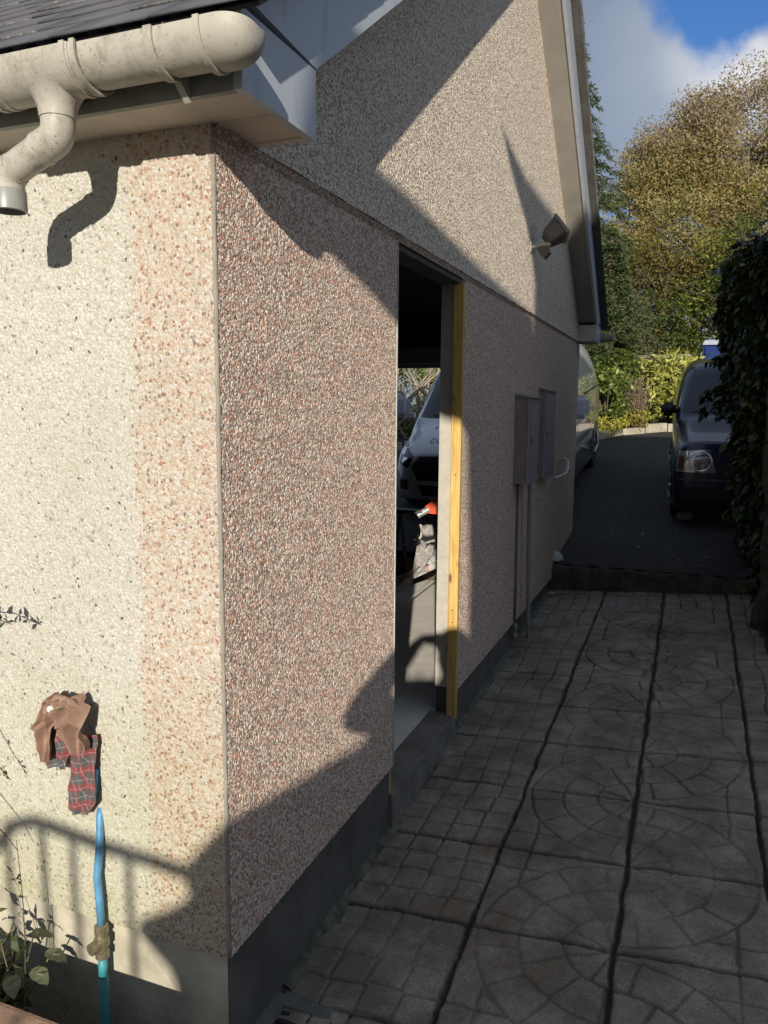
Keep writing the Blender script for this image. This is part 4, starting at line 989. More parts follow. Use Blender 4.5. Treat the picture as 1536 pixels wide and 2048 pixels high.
addp(sh, vn, 'grille', [[(-0.50, 0.40), (0.50, 0.40), (0.58, 0.53), (-0.58, 0.53)], [(-0.58, 0.53), (0.58, 0.53), (0.50, 0.635), (-0.50, 0.635)]], M_bump, 0.008, 20, 8)
tr = addp(sh, vn, 'grille_trim', [[(-0.515, 0.633), (0.515, 0.633), (0.51, 0.645), (-0.51, 0.645)], [(-0.605, 0.53), (-0.585, 0.53), (-0.50, 0.64), (-0.52, 0.64)], [(0.585, 0.53), (0.605, 0.53), (0.52, 0.64), (0.50, 0.64)]], M_alloy, 0.013, 20, 3)
for sgn in (-1, 1):
    a, b = sorted((sgn*0.90, sgn*0.71))
    q = [(-0.76, 0.56), (-0.62, 0.52), (-0.585, 0.64), (-0.80, 0.76)]
    if sgn > 0: q = [(-x, z) for x, z in (q[1], q[0], q[3], q[2])]
    hl_ = addp(sh, vn, 'headlight', [q], M_glassblk, 0.010, 10, 8)
    addp(sh, hl_, 'reflector', [[(sgn*0.74-0.03, 0.64), (sgn*0.74+0.03, 0.64), (sgn*0.745+0.02, 0.70), (sgn*0.745-0.02, 0.70)], [(sgn*0.68-0.035, 0.57), (sgn*0.68+0.035, 0.57), (sgn*0.68+0.03, 0.62), (sgn*0.68-0.03, 0.62)], [(sgn*0.70-0.09, 0.655), (sgn*0.70+0.06, 0.725), (sgn*0.70+0.06, 0.733), (sgn*0.70-0.09, 0.663)]], M_chrome, 0.014, 6, 6)
    addp(sh, vn, 'fog_lamp_recess', [[(sgn*0.66-0.06, 0.30), (sgn*0.66+0.06, 0.30), (sgn*0.67+0.05, 0.40), (sgn*0.67-0.05, 0.40)]], M_bump, 0.008, 8, 6)
    o = MB(); bb = boxbm(0.20, 0.12, 0.26, 0.05); o.bm(bb, 0, Matrix.Translation((sgn*1.02, 1.0, 1.08))); o.box(*sorted((sgn*0.86, sgn*0.95)), 0.98, 1.03, 0.95, 1.0); mi_ = o.build('wing_mirror', M_vanp, vn, smooth=True, auto=0.9)
    wheel(vn, sgn*0.905, 0.83, 0.32, sgn); wheel(vn, sgn*0.905, 3.55, 0.32, sgn)
    arch(sh, vn, 0.83, 0.32, sgn, M_black); arch(sh, vn, 3.55, 0.32, sgn, M_black)
    o = MB(); o.add(*sh.spatch(1.10, 1.85, 1.0, 1.55, sgn, 0.006, slant=0.45)); o.build('side_window', M_glassblk, vn, smooth=True, fix=False)
    o = MB(); o.add(*sh.spatch(1.3, 3.0, 0.50, 0.59, sgn, 0.012, 12, 3)); o.build('side_moulding', M_lightpvc, vn, smooth=True, fix=False)
    o = MB(); o.add(*sh.spatch(2.4, 3.9, 1.10, 1.125, sgn, 0.006, 6, 2)); o.build('door_handle', M_black, vn, fix=False)
addp(sh, vn, 'lower_grille', [[(-0.44, 0.24), (0.44, 0.24), (0.50, 0.35), (-0.50, 0.35)]], M_bump, 0.007, 18, 6)
addp(sh, vn, 'wiper', [[(-0.60, 0.985), (0.0, 0.97), (0.0, 0.985), (-0.60, 1.0)]], M_black, 0.016, 14, 1)
addp(sh, vn, 'washer_jet', [[(-0.50, 0.865), (-0.488, 0.862), (-0.473, 0.885), (-0.485, 0.888)]], M_black, 0.010, 1, 1)
# lettering on the bonnet, one letter at a time
def letters(txt, x0, z0, size, step):
    from mathutils import geometry
    vsA = MB()
    cu = bpy.data.curves.new('tmp', 'FONT'); cu.body = txt; cu.size = size; cu.space_character = step
    ob = bpy.data.objects.new('tmp', cu); C.objects.link(ob)
    dg = bpy.context.evaluated_depsgraph_get(); me = bpy.data.meshes.new_from_object(ob.evaluated_get(dg))
    V = [(x0+v.co.x, sh.yfront(x0+v.co.x, z0+v.co.y*0.62)-0.012, z0+v.co.y*0.62) for v in me.vertices]
    vsA.add(V, [tuple(p_.vertices) for p_ in me.polygons])
    bpy.data.objects.remove(ob); bpy.data.meshes.remove(me); bpy.data.curves.remove(cu)
    return vsA
letters('CON', -0.475, 0.755, 0.085, 1.25).build('lettering', simple('dark_lettering', (0.10, 0.09, 0.07), 0.4), vn, fix=False)

cr = empty('parked_car', (1.60, 6.42, zdrive(6.42)), 'dark blue hatchback facing the camera beside the hedge', 'car')
cr.rotation_euler = (van_slope, 0, R(1.5))
ch = Shell([(0, 0.36), (0.012, 0.54), (0.03, 0.69), (0.055, 0.78), (0.09, 0.83), (0.30, 0.875), (0.60, 0.92), (0.85, 0.965), (0.95, 1.0), (1.1, 1.14), (1.40, 1.40), (1.52, 1.47), (1.8, 1.52), (3.2, 1.47), (3.45, 1.2), (3.5, 0.8)],
           [(0, 0.62), (0.04, 0.69), (0.12, 0.72), (0.35, 0.735), (0.9, 0.745), (3.2, 0.745), (3.5, 0.66)], 0.20, 8.0, (0.86, 0.17))
ysc = [0, 0.01, 0.02, 0.035, 0.05, 0.075, 0.10, 0.13, 0.16, 0.22, 0.3, 0.45, 0.6, 0.75, 0.85, 0.9, 0.95, 1.02, 1.1, 1.2, 1.3, 1.4, 1.46, 1.52, 1.65, 1.8, 2.4, 3.0, 3.2, 3.35, 3.45, 3.5]
mb = MB(); mb.add(*ch.body(ysc, 60)); mb.build('body', M_carp, cr, smooth=True)
addp(ch, cr, 'windscreen', [[(-0.66, 1.015), (0.66, 1.015), (0.56, 1.43), (-0.56, 1.43)]], M_glassblk, 0.006, 24, 14)
addp(ch, cr, 'bumper', [[(-0.66, 0.28), (0.66, 0.28), (0.66, 0.40), (-0.66, 0.40)]], M_bump, 0.012, 26, 6)
addp(ch, cr, 'bumper_strip', [[(-0.69, 0.475), (0.69, 0.475), (0.69, 0.488), (-0.69, 0.488)]], simple('bumper_line', (0.10, 0.12, 0.16), 0.3), 0.007, 30, 2)
addp(ch, cr, 'grille', [[(-0.30, 0.53), (0.30, 0.53), (0.32, 0.64), (-0.32, 0.64)]], M_black, 0.008, 14, 6)
addp(ch, cr, 'wiper', [[(-0.55, 1.03), (0.05, 1.02), (0.05, 1.03), (-0.55, 1.045)]], M_black, 0.014, 12, 1)
for sgn in (-1, 1):
    q = [(-0.705, 0.55), (-0.35, 0.55), (-0.41, 0.765), (-0.68, 0.745)]
    if sgn > 0: q = [(-x, z) for x, z in (q[1], q[0], q[3], q[2])]
    h_ = addp(ch, cr, 'headlight', [q], M_clear, 0.009, 14, 10)
    o = MB(); cx, cz, rr = sgn*0.49, 0.652, 0.095
    vs = []; nn = 28
    for ring, (r_, off) in enumerate(((rr, 0.012), (rr*0.93, 0.022), (rr*0.86, 0.012))):
        for i in range(nn): a = 2*math.pi*i/nn; X_ = cx+r_*math.cos(a)*1.1; Z_ = cz+r_*math.sin(a); vs.append((X_, ch.yfront(X_, Z_)-off, Z_))
    o.add(vs, [(k_*nn+i, k_*nn+(i+1) % nn, (k_+1)*nn+(i+1) % nn, (k_+1)*nn+i) for k_ in range(2) for i in range(nn)]); o.build('lamp_ring', M_chrome, h_, smooth=True, fix=False)
    addp(ch, h_, 'bulb_reflector', [[(cx-0.06, cz-0.065), (cx+0.06, cz-0.065), (cx+0.06, cz+0.065), (cx-0.06, cz+0.065)]], simple('reflector', (0.25, 0.26, 0.28), 0.1, metal=1.0, var=0.9, scale=50), 0.013, 6, 6)
    addp(ch, h_, 'indicator_lens', [[(sgn*0.655-0.035, 0.575), (sgn*0.655+0.025, 0.575), (sgn*0.655+0.015, 0.70), (sgn*0.655-0.035, 0.70)]], simple('indicator', (0.14, 0.05, 0.03), 0.15), 0.012, 4, 4)
    o = MB(); o.bm(boxbm(0.15, 0.10, 0.15, 0.03), 0, Matrix.Translation((sgn*0.80, 1.18, 1.03))); o.build('wing_mirror', M_black, cr, smooth=True)
    wheel(cr, sgn*0.735, 0.62, 0.27, sgn, 0.16); wheel(cr, sgn*0.735, 2.95, 0.27, sgn, 0.16)
    arch(ch, cr, 0.62, 0.27, sgn, M_black); arch(ch, cr, 2.95, 0.27, sgn, M_black)
    o = MB(); o.add(*ch.spatch(1.15, 2.0, 0.99, 1.36, sgn, 0.005, slant=0.3)); o.build('side_window', M_glassblk, cr, smooth=True, fix=False)
mb = MB(); mb.bm(boxbm(0.16, 0.10, 0.07, 0.02), 0, Matrix.Translation((1.0, 6.78, zdrive(6.78)+0.04)))
setp(mb.build('stone_chock', simple('pale_stone', (0.32, 0.31, 0.28), 0.8, var=0.3, scale=30)), 'pale stone chock lying on the drive by the front wheel of the dark car', 'stone')

# ------------------------------------------------------------------ tools inside the garage
M_orange = simple('orange_plastic', (0.80, 0.13, 0.05), 0.4)
M_steel = simple('dull_steel', (0.42, 0.42, 0.40), 0.5, metal=0.4, var=0.3, scale=40)
M_splat = simple('plaster_spattered', (0.30, 0.28, 0.26), 0.8, var=0.6, scale=30, bump=0.004, bscale=40)
ts = empty('trestle', (-0.80, 4.62, -0.118), 'steel trestle carrying the orange tool inside the garage', 'trestle')
mb = MB(); mb.box(-0.55, 0.45, -0.05, 0.05, 0.62, 0.66); mb.build('top_rail', M_black, ts)
for (a, b) in ((-0.45, -0.22), (-0.45, 0.22), (0.40, -0.22), (0.40, 0.22)):
    m_ = MB(); m_.tube([(a, 0, 0.62), (a, b, 0.0)], 0.014, 8); m_.build('leg', M_black, ts)
tl = empty('power_tool', (-0.955, 4.50, 0.575), 'orange power tool with a grey metal nose inside the doorway', 'tool')
mb = MB(); mb.prism([(-0.02, -0.04, 0.02), (0.0, -0.04, -0.035), (0.22, -0.04, -0.045), (0.24, -0.04, 0.05), (0.10, -0.04, 0.10), (0.06, -0.04, 0.085)], (0, 0.08, 0)); mb.build('tool_body', M_orange, tl, auto=0.9)
mb = MB(); mb.tube([(0.01, -0.03, -0.002), (-0.075, -0.06, -0.055)], [0.027, 0.025], 16); mb.lathe([(0.029, 0), (0.029, 0.008)], (-0.02, -0.04, -0.02), (-0.8, -0.3, -0.5), 16); mb.lathe([(0.029, 0), (0.029, 0.010), (0.020, 0.010)], (-0.066, -0.057, -0.049), (-0.8, -0.3, -0.5), 16); mb.build('nose', M_steel, tl, auto=0.7)
mx_ = empty('paddle_mixer', (-0.935, 4.28, 0.40), 'spattered paddle mixer head with a pale toothed ring below the orange tool', 'mixer')
mb = MB(); mb.lathe([(0.02, 0), (0.045, 0.01), (0.052, 0.05), (0.04, 0.09), (0.02, 0.10)], (0.09, 0.02, 0.03), (-0.9, -0.3, -0.1), 16); mb.tube([(0.10, 0.02, -0.05), (0.03, 0, -0.075), (-0.01, -0.01, -0.06)], 0.011, 8); mb.build('motor_head', M_splat, mx_, auto=0.6)
mb = MB(); pts = [(-0.012+0.012*math.cos(R(a)), -0.02+0.004*math.sin(R(a)), 0.018+0.046*math.sin(R(a))) for a in range(-100, 101, 20)]; mb.tube(pts, 0.007, 8)
for k_ in (0, 3, 5, 8, 10): mb.tube([pts[k_], (pts[k_][0]+0.008, pts[k_][1]-0.012, pts[k_][2]+0.010*(1 if k_ > 5 else -1))], 0.007, 6)
mb.build('clamp_ring', simple('pale_plaster', (0.62, 0.58, 0.46), 0.7), mx_)
def splat_red():
    mt, nt, b = newmat('paint_spattered_board'); oc = objcoord(nt)
    n = N(nt, 'ShaderNodeTexNoise', i_Scale=16.0, i_Detail=6.0, i_Roughness=0.7); L(nt, oc, n.inputs['Vector'])
    n2 = N(nt, 'ShaderNodeTexNoise', i_Scale=9.0, i_Detail=2.0); L(nt, oc, n2.inputs['Vector'])
    c = ramp(nt, n.outputs[0], [(0.35, (0.12, 0.125, 0.125)), (0.5, (0.36, 0.36, 0.34)), (0.64, (0.52, 0.50, 0.45))])
    c = mixc(nt, mathn(nt, 'MULTIPLY', mathn(nt, 'SUBTRACT', n2.outputs[0], 0.60), 9.0, clamp=True), c, (0.62, 0.09, 0.06))
    L(nt, c, b.inputs['Base Color']); b.inputs['Roughness'].default_value = 0.8
    bp = N(nt, 'ShaderNodeBump', i_Strength=1.0, i_Distance=0.006); L(nt, n.outputs[0], bp.inputs['Height']); L(nt, bp.outputs[0], b.inputs['Normal']); return mt
M_sr = splat_red()
def board(nm, label, cat, mt, poly, th=0.02):
    # irregular flat plate: polygon in the (x, z) plane at its depth, leaning back
    P = [Vector((x, y, z)) for x, y, z in poly]; m_ = MB(); m_.prism(P, (0.004, th, 0.01)); return setp(m_.build(nm, mt), label, cat)
board('board', 'paint spattered board with red marks leaning in the doorway', 'board', M_sr, [(-1.28, 4.0, -0.115), (-0.80, 4.3, 0.135), (-0.74, 4.32, 0.30), (-0.83, 4.3, 0.27), (-0.88, 4.28, 0.20), (-1.05, 4.2, 0.06), (-1.36, 4.0, -0.08)])
board('blade', 'grey tapering blade standing upright behind the boards', 'blade', M_splat, [(-1.02, 4.16, -0.03), (-0.985, 4.2, 0.12), (-0.965, 4.24, 0.30), (-0.925, 4.24, 0.33), (-0.885, 4.24, 0.32), (-0.93, 4.22, 0.20), (-0.99, 4.18, 0.02)])
board('trowel', 'slanting grey trowel blade with white plaster spots', 'trowel', M_splat, [(-1.09, 4.10, -0.06), (-0.90, 4.2, 0.27), (-0.87, 4.22, 0.315), (-0.82, 4.22, 0.31), (-0.825, 4.22, 0.26), (-0.90, 4.2, 0.13), (-1.05, 4.12, -0.05)])
def rod(a, b, r, label, mt=None):
    m_ = MB(); m_.tube([a, b], r, 8); setp(m_.build('metal_rod', mt or M_steel, smooth=True), label, 'rod', 'metal rods in the doorway')
M_darksteel = simple('dark_steel', (0.16, 0.155, 0.15), 0.5)
rod((-0.93, 3.75, -0.09), (-0.74, 4.22, 0.145), 0.005, 'longest metal rod lowest across the doorway')
rod((-1.14, 4.02, -0.08), (-0.90, 4.12, 0.17), 0.004, 'dark thin rod crossing the two grey blades', M_darksteel)
rod((-1.30, 4.35, 0.50), (-0.98, 4.4, 0.56), 0.006, 'level metal rod just below the orange tool', M_darksteel)
rod((-1.34, 4.15, 0.16), (-0.97, 4.22, 0.36), 0.004, 'slanting metal rod beside the mixer head', M_darksteel)
rod((-1.42, 4.0, -0.09), (-0.86, 4.22, 0.17), 0.005, 'metal rod lying along the red marked board', M_darksteel)

# ------------------------------------------------------------------ vegetation
def tree(name, label, cat, base, trunk_h, crown, mat, leafsize, per, seed, bark=M_bark, tr=0.18, limbs=24, group=None, shift=0.55, mats2=None, flat=0.75, leafkw={}):
    """crown: list of (centre, radius_vec, n_clumps, clump_radius)"""
    rg = np.random.default_rng(seed); base = Vector(base); o = empty(name, base, label, cat, group)
    bb = np.array(base)
    cen = []; rad = []
    for (c, rv, nclump, cr_) in crown:
        k_ = 0
        while k_ < nclump:
            d = rg.normal(size=3); d /= np.linalg.norm(d); rr = rg.uniform(0.35, 1.0)**0.5
            cen.append(np.array(c)+d*np.array(rv)*rr); rad.append(cr_*rg.uniform(0.6, 1.35)); k_ += 1
    cen = np.array(cen); rad = np.array(rad)
    P, K = clump_points(cen-bb, rad, per, rg, flat)
    if mats2:
        mat_b, zsplit = mats2
        zz = P[:, 2]+rg.normal(size=len(P))*0.45; s1 = zz < zsplit-bb[2]
        leafobj('foliage', P[s1], K[s1], leafsize, mat, o, rg, shift, **leafkw); leafobj('foliage', P[~s1], K[~s1], leafsize, mat_b, o, rg, shift, **leafkw)
    else: leafobj('foliage', P, K, leafsize, mat, o, rg, shift, **leafkw)
    m_ = MB(); topc = cen.mean(0)-bb; topz = cen[:, 2].max()-bb[2]
    pts = []
    for t in np.linspace(0, 1, 12): pts.append((topc[0]*t+0.12*math.sin(t*5+seed), topc[1]*t+0.1*math.cos(t*4), topz*0.85*t))
    m_.tube(pts, [tr*(1-0.85*i/11) for i in range(12)], 9); m_.build('trunk', bark, o, smooth=True)
    m_ = MB()
    for k_ in rg.choice(len(cen), min(limbs, len(cen)), replace=False):
        c = cen[k_]-bb; t0 = np.clip(c[2]/(topz*0.85)-0.22, 0.12, 0.9); i = int(t0*11); p0 = np.array(pts[i]); mid = (p0+c)/2; mid[2] += 0.05*np.linalg.norm(c-p0)
        m_.tube([tuple(p0), tuple(mid), tuple(c)], [tr*0.32*(1-t0*0.5), tr*0.16, tr*0.05], 6)
        for _ in range(3):
            e_ = c+rg.normal(size=3)*rad[k_]*0.8; m_.tube([tuple(mid), tuple((mid+e_)/2+rg.normal(size=3)*0.05), tuple(e_)], [tr*0.10, tr*0.06, tr*0.02], 5)
    m_.build('limbs', bark, o, smooth=True)
    return o
GZ0 = 1.3
# big autumn tree
tree('autumn_tree', 'tall autumn tree with thinning brown crown standing behind the drive', 'tree', (1.7, 20.5, GZ0), 7,
     [((1.9, 20.5, 7.6), (1.85, 1.6, 1.9), 95, 0.62), ((0.4, 20.0, 5.9), (1.75, 1.4, 2.0), 100, 0.55), ((0.55, 20.3, 7.5), (1.05, 1.0, 1.0), 45, 0.5), ((-0.35, 20.0, 7.4), (0.75, 0.9, 0.95), 45, 0.42), ((-0.65, 20.0, 5.9), (0.75, 0.9, 1.2), 50, 0.42), ((2.8, 20.0, 5.8), (1.6, 1.4, 2.2), 60, 0.6), ((3.8, 20.5, 7.0), (1.5, 1.4, 2.0), 50, 0.6)],
     M_autumn, 0.078, 1150, 101, limbs=70, mats2=(M_autumntop, 7.7), bark=M_palebark, tr=0.2)
tree('green_tree', 'yellow green broadleaf tree behind the dark hedge on the right', 'tree', (2.9, 17.5, GZ0), 5,
     [((2.5, 17.5, 4.6), (1.2, 1.0, 1.5), 60, 0.5), ((1.2, 18.0, 3.3), (1.2, 0.9, 1.1), 45, 0.45)], M_green, 0.10, 480, 102, limbs=30)
tree('green_tree', 'olive and orange broadleaf tree in the middle below the brown crown', 'tree', (0.3, 18.8, GZ0), 4,
     [((0.15, 18.8, 4.1), (1.35, 0.9, 1.5), 80, 0.5), ((0.3, 18.8, 2.6), (1.5, 0.9, 0.7), 30, 0.5)], leaf_material('olive_leaves', [(0.0, (0.04, 0.07, 0.014)), (0.4, (0.12, 0.14, 0.03)), (0.75, (0.28, 0.20, 0.05)), (1.0, (0.40, 0.24, 0.07))]), 0.09, 480, 103, limbs=30)
# conifer behind the roof edge
def conifer(label, base, h, rbase, seed, lv=34, zstart=0.3):
    rg = np.random.default_rng(seed); o = empty('conifer', base, label, 'conifer'); 
    m_ = MB(); m_.tube([(0, 0, 0), (0.03, 0, h*0.5), (0, 0, h)], [0.16, 0.1, 0.015], 8); m_.build('trunk', M_bark, o, smooth=True)
    P = []; D = []; m_ = MB()
    for i in range(lv):
        z = zstart+(h-zstart)*(i/lv)**0.95; rr = rbase*(1-z/h)**0.95+0.10
        nb = 9 if i < lv*0.7 else 6
        for k_ in range(nb):
            a = rg.uniform(0, 6.283); L_ = rr*rg.uniform(0.7, 1.12); sag = L_*0.30
            q = [np.array((math.cos(a)*L_*t, math.sin(a)*L_*t, z+0.10*L_*math.sin(t*3)-sag*t*t*1.1)) for t in np.linspace(0, 1, 6)]
            m_.tube([tuple(p) for p in q], [0.018, 0.014, 0.011, 0.008, 0.005, 0.003], 4)
            side = np.array((-math.sin(a), math.cos(a), 0))
            for t in rg.uniform(0.12, 1.0, int(26*L_+8)):
                s_ = rg.choice([-1, 1]); f = t*5; ii = min(int(f), 4); p = q[ii]*(1-(f-ii))+q[ii+1]*(f-ii)
                dd = side*s_*0.9+np.array((math.cos(a), math.sin(a), 0))*0.6; dd[2] -= 0.35; ln = (0.10+0.16*(1-t))*rg.uniform(0.6, 1.2)
                for w_ in np.arange(0, ln, 0.035): P.append(p+dd*w_); D.append(dd+rg.normal(size=3)*0.5)
                P.append(p+dd*ln); D.append(dd)
    m_.build('branches', M_bark, o, smooth=True)
    P = np.array(P); D = np.array(D); D /= np.linalg.norm(D, axis=1)[:, None]
    V, F = leaves(P, 0.085, rg, aspect=0.26, D=D, fold=0.4); r = rg.uniform(0, 1, len(P)); npmesh('needles', V, F, M_conifer, o, attrs=[('rnd', 'FACE', np.concatenate([r, r]))])
conifer('tall dark conifer rising behind the far roof edge', (-1.85, 16.0, GZ0), 8.3, 3.1, 111, lv=46)
conifer('short feathery conifer beside the far gutter', (-0.65, 14.9, 1.1), 3.6, 1.1, 112, lv=30)
# row of trees closing the view
for i, (x, y, h, r) in enumerate(((-9, 24, 6, 2.6), (-5.2, 23, 6.2, 2.4), (-2.2, 25, 5.2, 2.2), (0.9, 26, 5.0, 2.3), (4.2, 25, 5.5, 2.4), (7.2, 23, 6.5, 2.6))):
    lab = ['leftmost tree of the far row, seen through the garage', 'dark green tree in the far row seen above the white van', 'far row tree directly behind the tall conifer', 'dark green far row tree low behind the autumn tree', 'far row tree behind the yellow green tree', 'rightmost tree of the far row above the hedge'][i]
    tree('background_tree', lab, 'tree', (x, y, GZ0), 4, [((x, y, 1.6+h*0.42), (r, 1.2, h*0.42), 60, 0.75)], M_green, 0.22, 75, 120+i, limbs=12, group='trees closing the view')
# bed planting
def bush(name, label, cat, c, rv, nc, cr_, mat, size, per, seed, aspect=0.45, group=None, trans=None, flat=0.8):
    rg = np.random.default_rng(seed); base = (c[0], c[1], c[2]-rv[2]); o = empty(name, base, label, cat, group); b0 = np.array(base)
    cen = []
    for _ in range(nc):
        d = rg.normal(size=3); d /= np.linalg.norm(d); cen.append(np.array(c)+d*np.array(rv)*rg.uniform(0.3, 1)**0.5-b0)
    cen = np.array(cen); P, K = clump_points(cen, np.full(nc, cr_)*rg.uniform(0.6, 1.3, nc), per, rg, flat)
    leafobj('foliage', P, K, size, mat, o, rg, 0.3, aspect=aspect)
    m_ = MB()
    for k_ in range(min(14, nc)): m_.tube([(0, 0, 0), tuple(cen[k_]*0.5+rg.normal(size=3)*0.04), tuple(cen[k_])], [0.02, 0.012, 0.004], 5)
    m_.build('stems', M_bark, o, smooth=True)
    return o
bush('laurel_bush', 'bright yellow green laurel bush beside the dark car', 'bush', (0.70, 14.25, 1.86), (0.55, 0.40, 0.62), 85, 0.19, M_laurel, 0.15, 900, 201, 0.34)
bush('laurel_bush', 'lower laurel shoots spreading left above the dead shrub', 'bush', (0.20, 14.5, 2.10), (0.42, 0.25, 0.25), 34, 0.15, M_laurel, 0.13, 900, 202, 0.34)
bush('leafy_shrub', 'broad leaved green shrub on the bank behind the van', 'shrub', (-0.50, 13.6, 1.60), (0.52, 0.4, 0.55), 60, 0.17, M_shrub, 0.12, 1200, 203, 0.5)
bush('leafy_shrub', 'darker green shrub below the conifer', 'shrub', (-0.45, 14.3, 2.15), (0.5, 0.4, 0.40), 40, 0.2, M_green, 0.085, 1500, 204, 0.5)
bush('leafy_shrub', 'dark shrub behind the laurel near the far wall', 'shrub', (1.6, 15.4, 2.1), (1.2, 0.4, 0.55), 40, 0.28, M_green, 0.09, 900, 205, 0.5)
bush('yellow_shrub', 'yellow ground shrub along the stone kerb', 'shrub', (-0.35, 12.85, 1.10), (0.45, 0.28, 0.12), 26, 0.13, M_yellow, 0.06, 1600, 206, 0.5)
bush('yellow_shrub', 'yellow shrub at the foot of the dead shrub', 'shrub', (0.12, 13.45, 1.22), (0.22, 0.2, 0.16), 16, 0.12, M_yellow, 0.055, 1600, 207, 0.5)
bush('shrub', 'sunlit shrub behind the white van, seen through the doorway', 'shrub', (-4.3, 13.0, 1.8), (1.3, 0.8, 1.1), 60, 0.35, M_shrub, 0.12, 700, 208, 0.5)
# dead shrub: fine upright twigs
ds = empty('dead_shrub', (0.06, 13.6, 1.12), 'brown dead feathery shrub standing left of the laurel', 'shrub'); rg = np.random.default_rng(209)
P = []; D = []; m_ = MB()
for i in range(150):
    a = rg.uniform(0, 6.28); sp_ = rg.uniform(0, 0.27); tip = np.array((math.cos(a)*sp_*1.1-0.05, math.sin(a)*sp_*0.7, rg.uniform(0.35, 0.88)))
    m_.tube([(0, 0, 0), tuple(tip*np.array((0.75, 0.75, 0.45))), tuple(tip)], [0.006, 0.004, 0.002], 3)
    for t in rg.uniform(0.25, 1, 16): P.append(tip*t*np.array((1, 1, 1))+rg.normal(size=3)*0.02); D.append(tip+rg.normal(size=3)*0.25)
m_.build('stems', M_brown, ds); V, F = leaves(np.array(P), 0.07, rg, aspect=0.12, D=np.array(D)); npmesh('twigs', V, F, M_brown, ds, attrs=[('rnd', 'FACE', rg.uniform(0, 1, len(F)))])
# bare branches seen through the garage
bt = empty('bare_tree', (-3.6, 11.6, 0.75), 'bare pale branches to the left of the van behind the garage', 'tree'); rg = np.random.default_rng(210); m_ = MB()
for i in range(26):
    a = rg.uniform(-0.9, 0.9); L_ = rg.uniform(0.9, 2.0); p0 = Vector((rg.uniform(-0.7, 0.9), rg.uniform(-0.3, 0.3), rg.uniform(0, 0.5))); e_ = p0+Vector((math.sin(a)*L_, rg.uniform(-0.3, 0.3), math.cos(a)*L_))
    mdp = p0.lerp(e_, 0.5)+Vector((rg.uniform(-0.12, 0.12), 0, 0.05)); m_.tube([p0, mdp, e_], [0.028, 0.018, 0.006], 6)
    for _ in range(4):
        q0 = mdp.lerp(e_, rg.uniform(0, 0.8)); m_.tube([q0, q0+Vector((rg.uniform(-0.4, 0.4), rg.uniform(-0.1, 0.1), rg.uniform(-0.1, 0.45)))], [0.008, 0.003], 4)
m_.build('branches', M_palebark, bt, smooth=True)
# boundary wall and blue water butt behind the bushes
fw = empty('garden_wall', (1.0, 16.05, 1.0), 'brownish garden wall top showing above the shrubs', 'wall')
mb = MB(); mb.box(-2.2, 3.4, -0.1, 0.1, 0, 1.46, bev=0.01); mb.build('wall_body', simple('garden_wall_stone', (0.26, 0.19, 0.15), 0.9, var=0.3), fw)
mb = MB(); mb.box(-2.25, 3.45, -0.14, 0.14, 1.46, 1.53, bev=0.01); mb.build('wall_coping', simple('garden_wall_coping', (0.34, 0.27, 0.22), 0.9, var=0.2), fw)
wb = empty('water_butt', (1.36, 15.2, 1.2), 'blue plastic water butt behind the dark car roof', 'water butt')
mb = MB(); mb.bm(boxbm(0.46, 0.46, 1.50, 0.05), 0, Matrix.Translation((0, 0, 0.72))); mb.build('tank', simple('blue_plastic', (0.004, 0.025, 0.14), 0.85), wb, smooth=True, auto=0.6)
mb = MB(); mb.prism([(-0.24, -0.24, 1.44), (0.24, -0.24, 1.44), (0.20, -0.24, 1.53), (-0.20, -0.24, 1.53)], (0, 0.48, 0)); mb.build('lid', simple('pale_blue_lid', (0.30, 0.36, 0.42), 0.5), wb)

# the dark hedge on the right: leaves over twigs, with a gnarled stem
hd = empty('hedge', (1.9, 4.4, -0.05), 'tall dark ivy and laurel hedge standing at the right edge of the path', 'hedge')
rg = np.random.default_rng(301)
hz = [-0.1, 0.3, 0.55, 0.85, 1.1, 1.4, 1.6, 1.9, 2.3, 2.7]
hx = [1.50, 1.47, 1.45, 1.42, 1.36, 1.33, 1.31, 1.27, 1.24, 1.32]
P = []
nL = 30000
zz = rg.uniform(0.05, 2.5, nL); yy_ = rg.uniform(4.0, 6.0, nL); dep = rg.exponential(0.10, nL)
xe = np.interp(zz, hz, hx)+0.055*vnoise(zz, yy_, 3.5, 51)+0.03*vnoise(zz, yy_, 11, 52)+(6.0-yy_)*0.03
xx_ = xe+dep+np.where(zz < 0.6, rg.uniform(0, 0.15, nL), 0)
keep = (rg.uniform(0, 1, nL) < np.clip((zz+0.1)/0.6, 0.3, 1)); 
A = np.stack([xx_, yy_, zz], 1)[keep]
nF = 22000
fx = rg.uniform(1.2, 3.0, nF); fz = rg.uniform(0.1, 2.45, nF); fyv = 4.0+rg.exponential(0.10, nF)+0.10*vnoise(fx, fz, 4, 53)+np.clip(0.20-(fx-np.interp(fz, hz, hx)), 0, 1)*2.2
kp2 = (fx > np.interp(fz, hz, hx)+0.03) & (rg.uniform(0, 1, nF) < np.clip((fz+0.3)/0.7, 0.3, 1))
B = np.stack([fx, fyv, fz], 1)[kp2]
tpn = 7000; tx = rg.uniform(1.2, 3.0, tpn); ty = rg.uniform(4.0, 6.0, tpn); Tt = np.stack([tx, ty, 2.42+0.10*vnoise(tx, ty, 4, 54)-rg.exponential(0.06, tpn)+0.06*(ty-4)], 1)
sprig = []
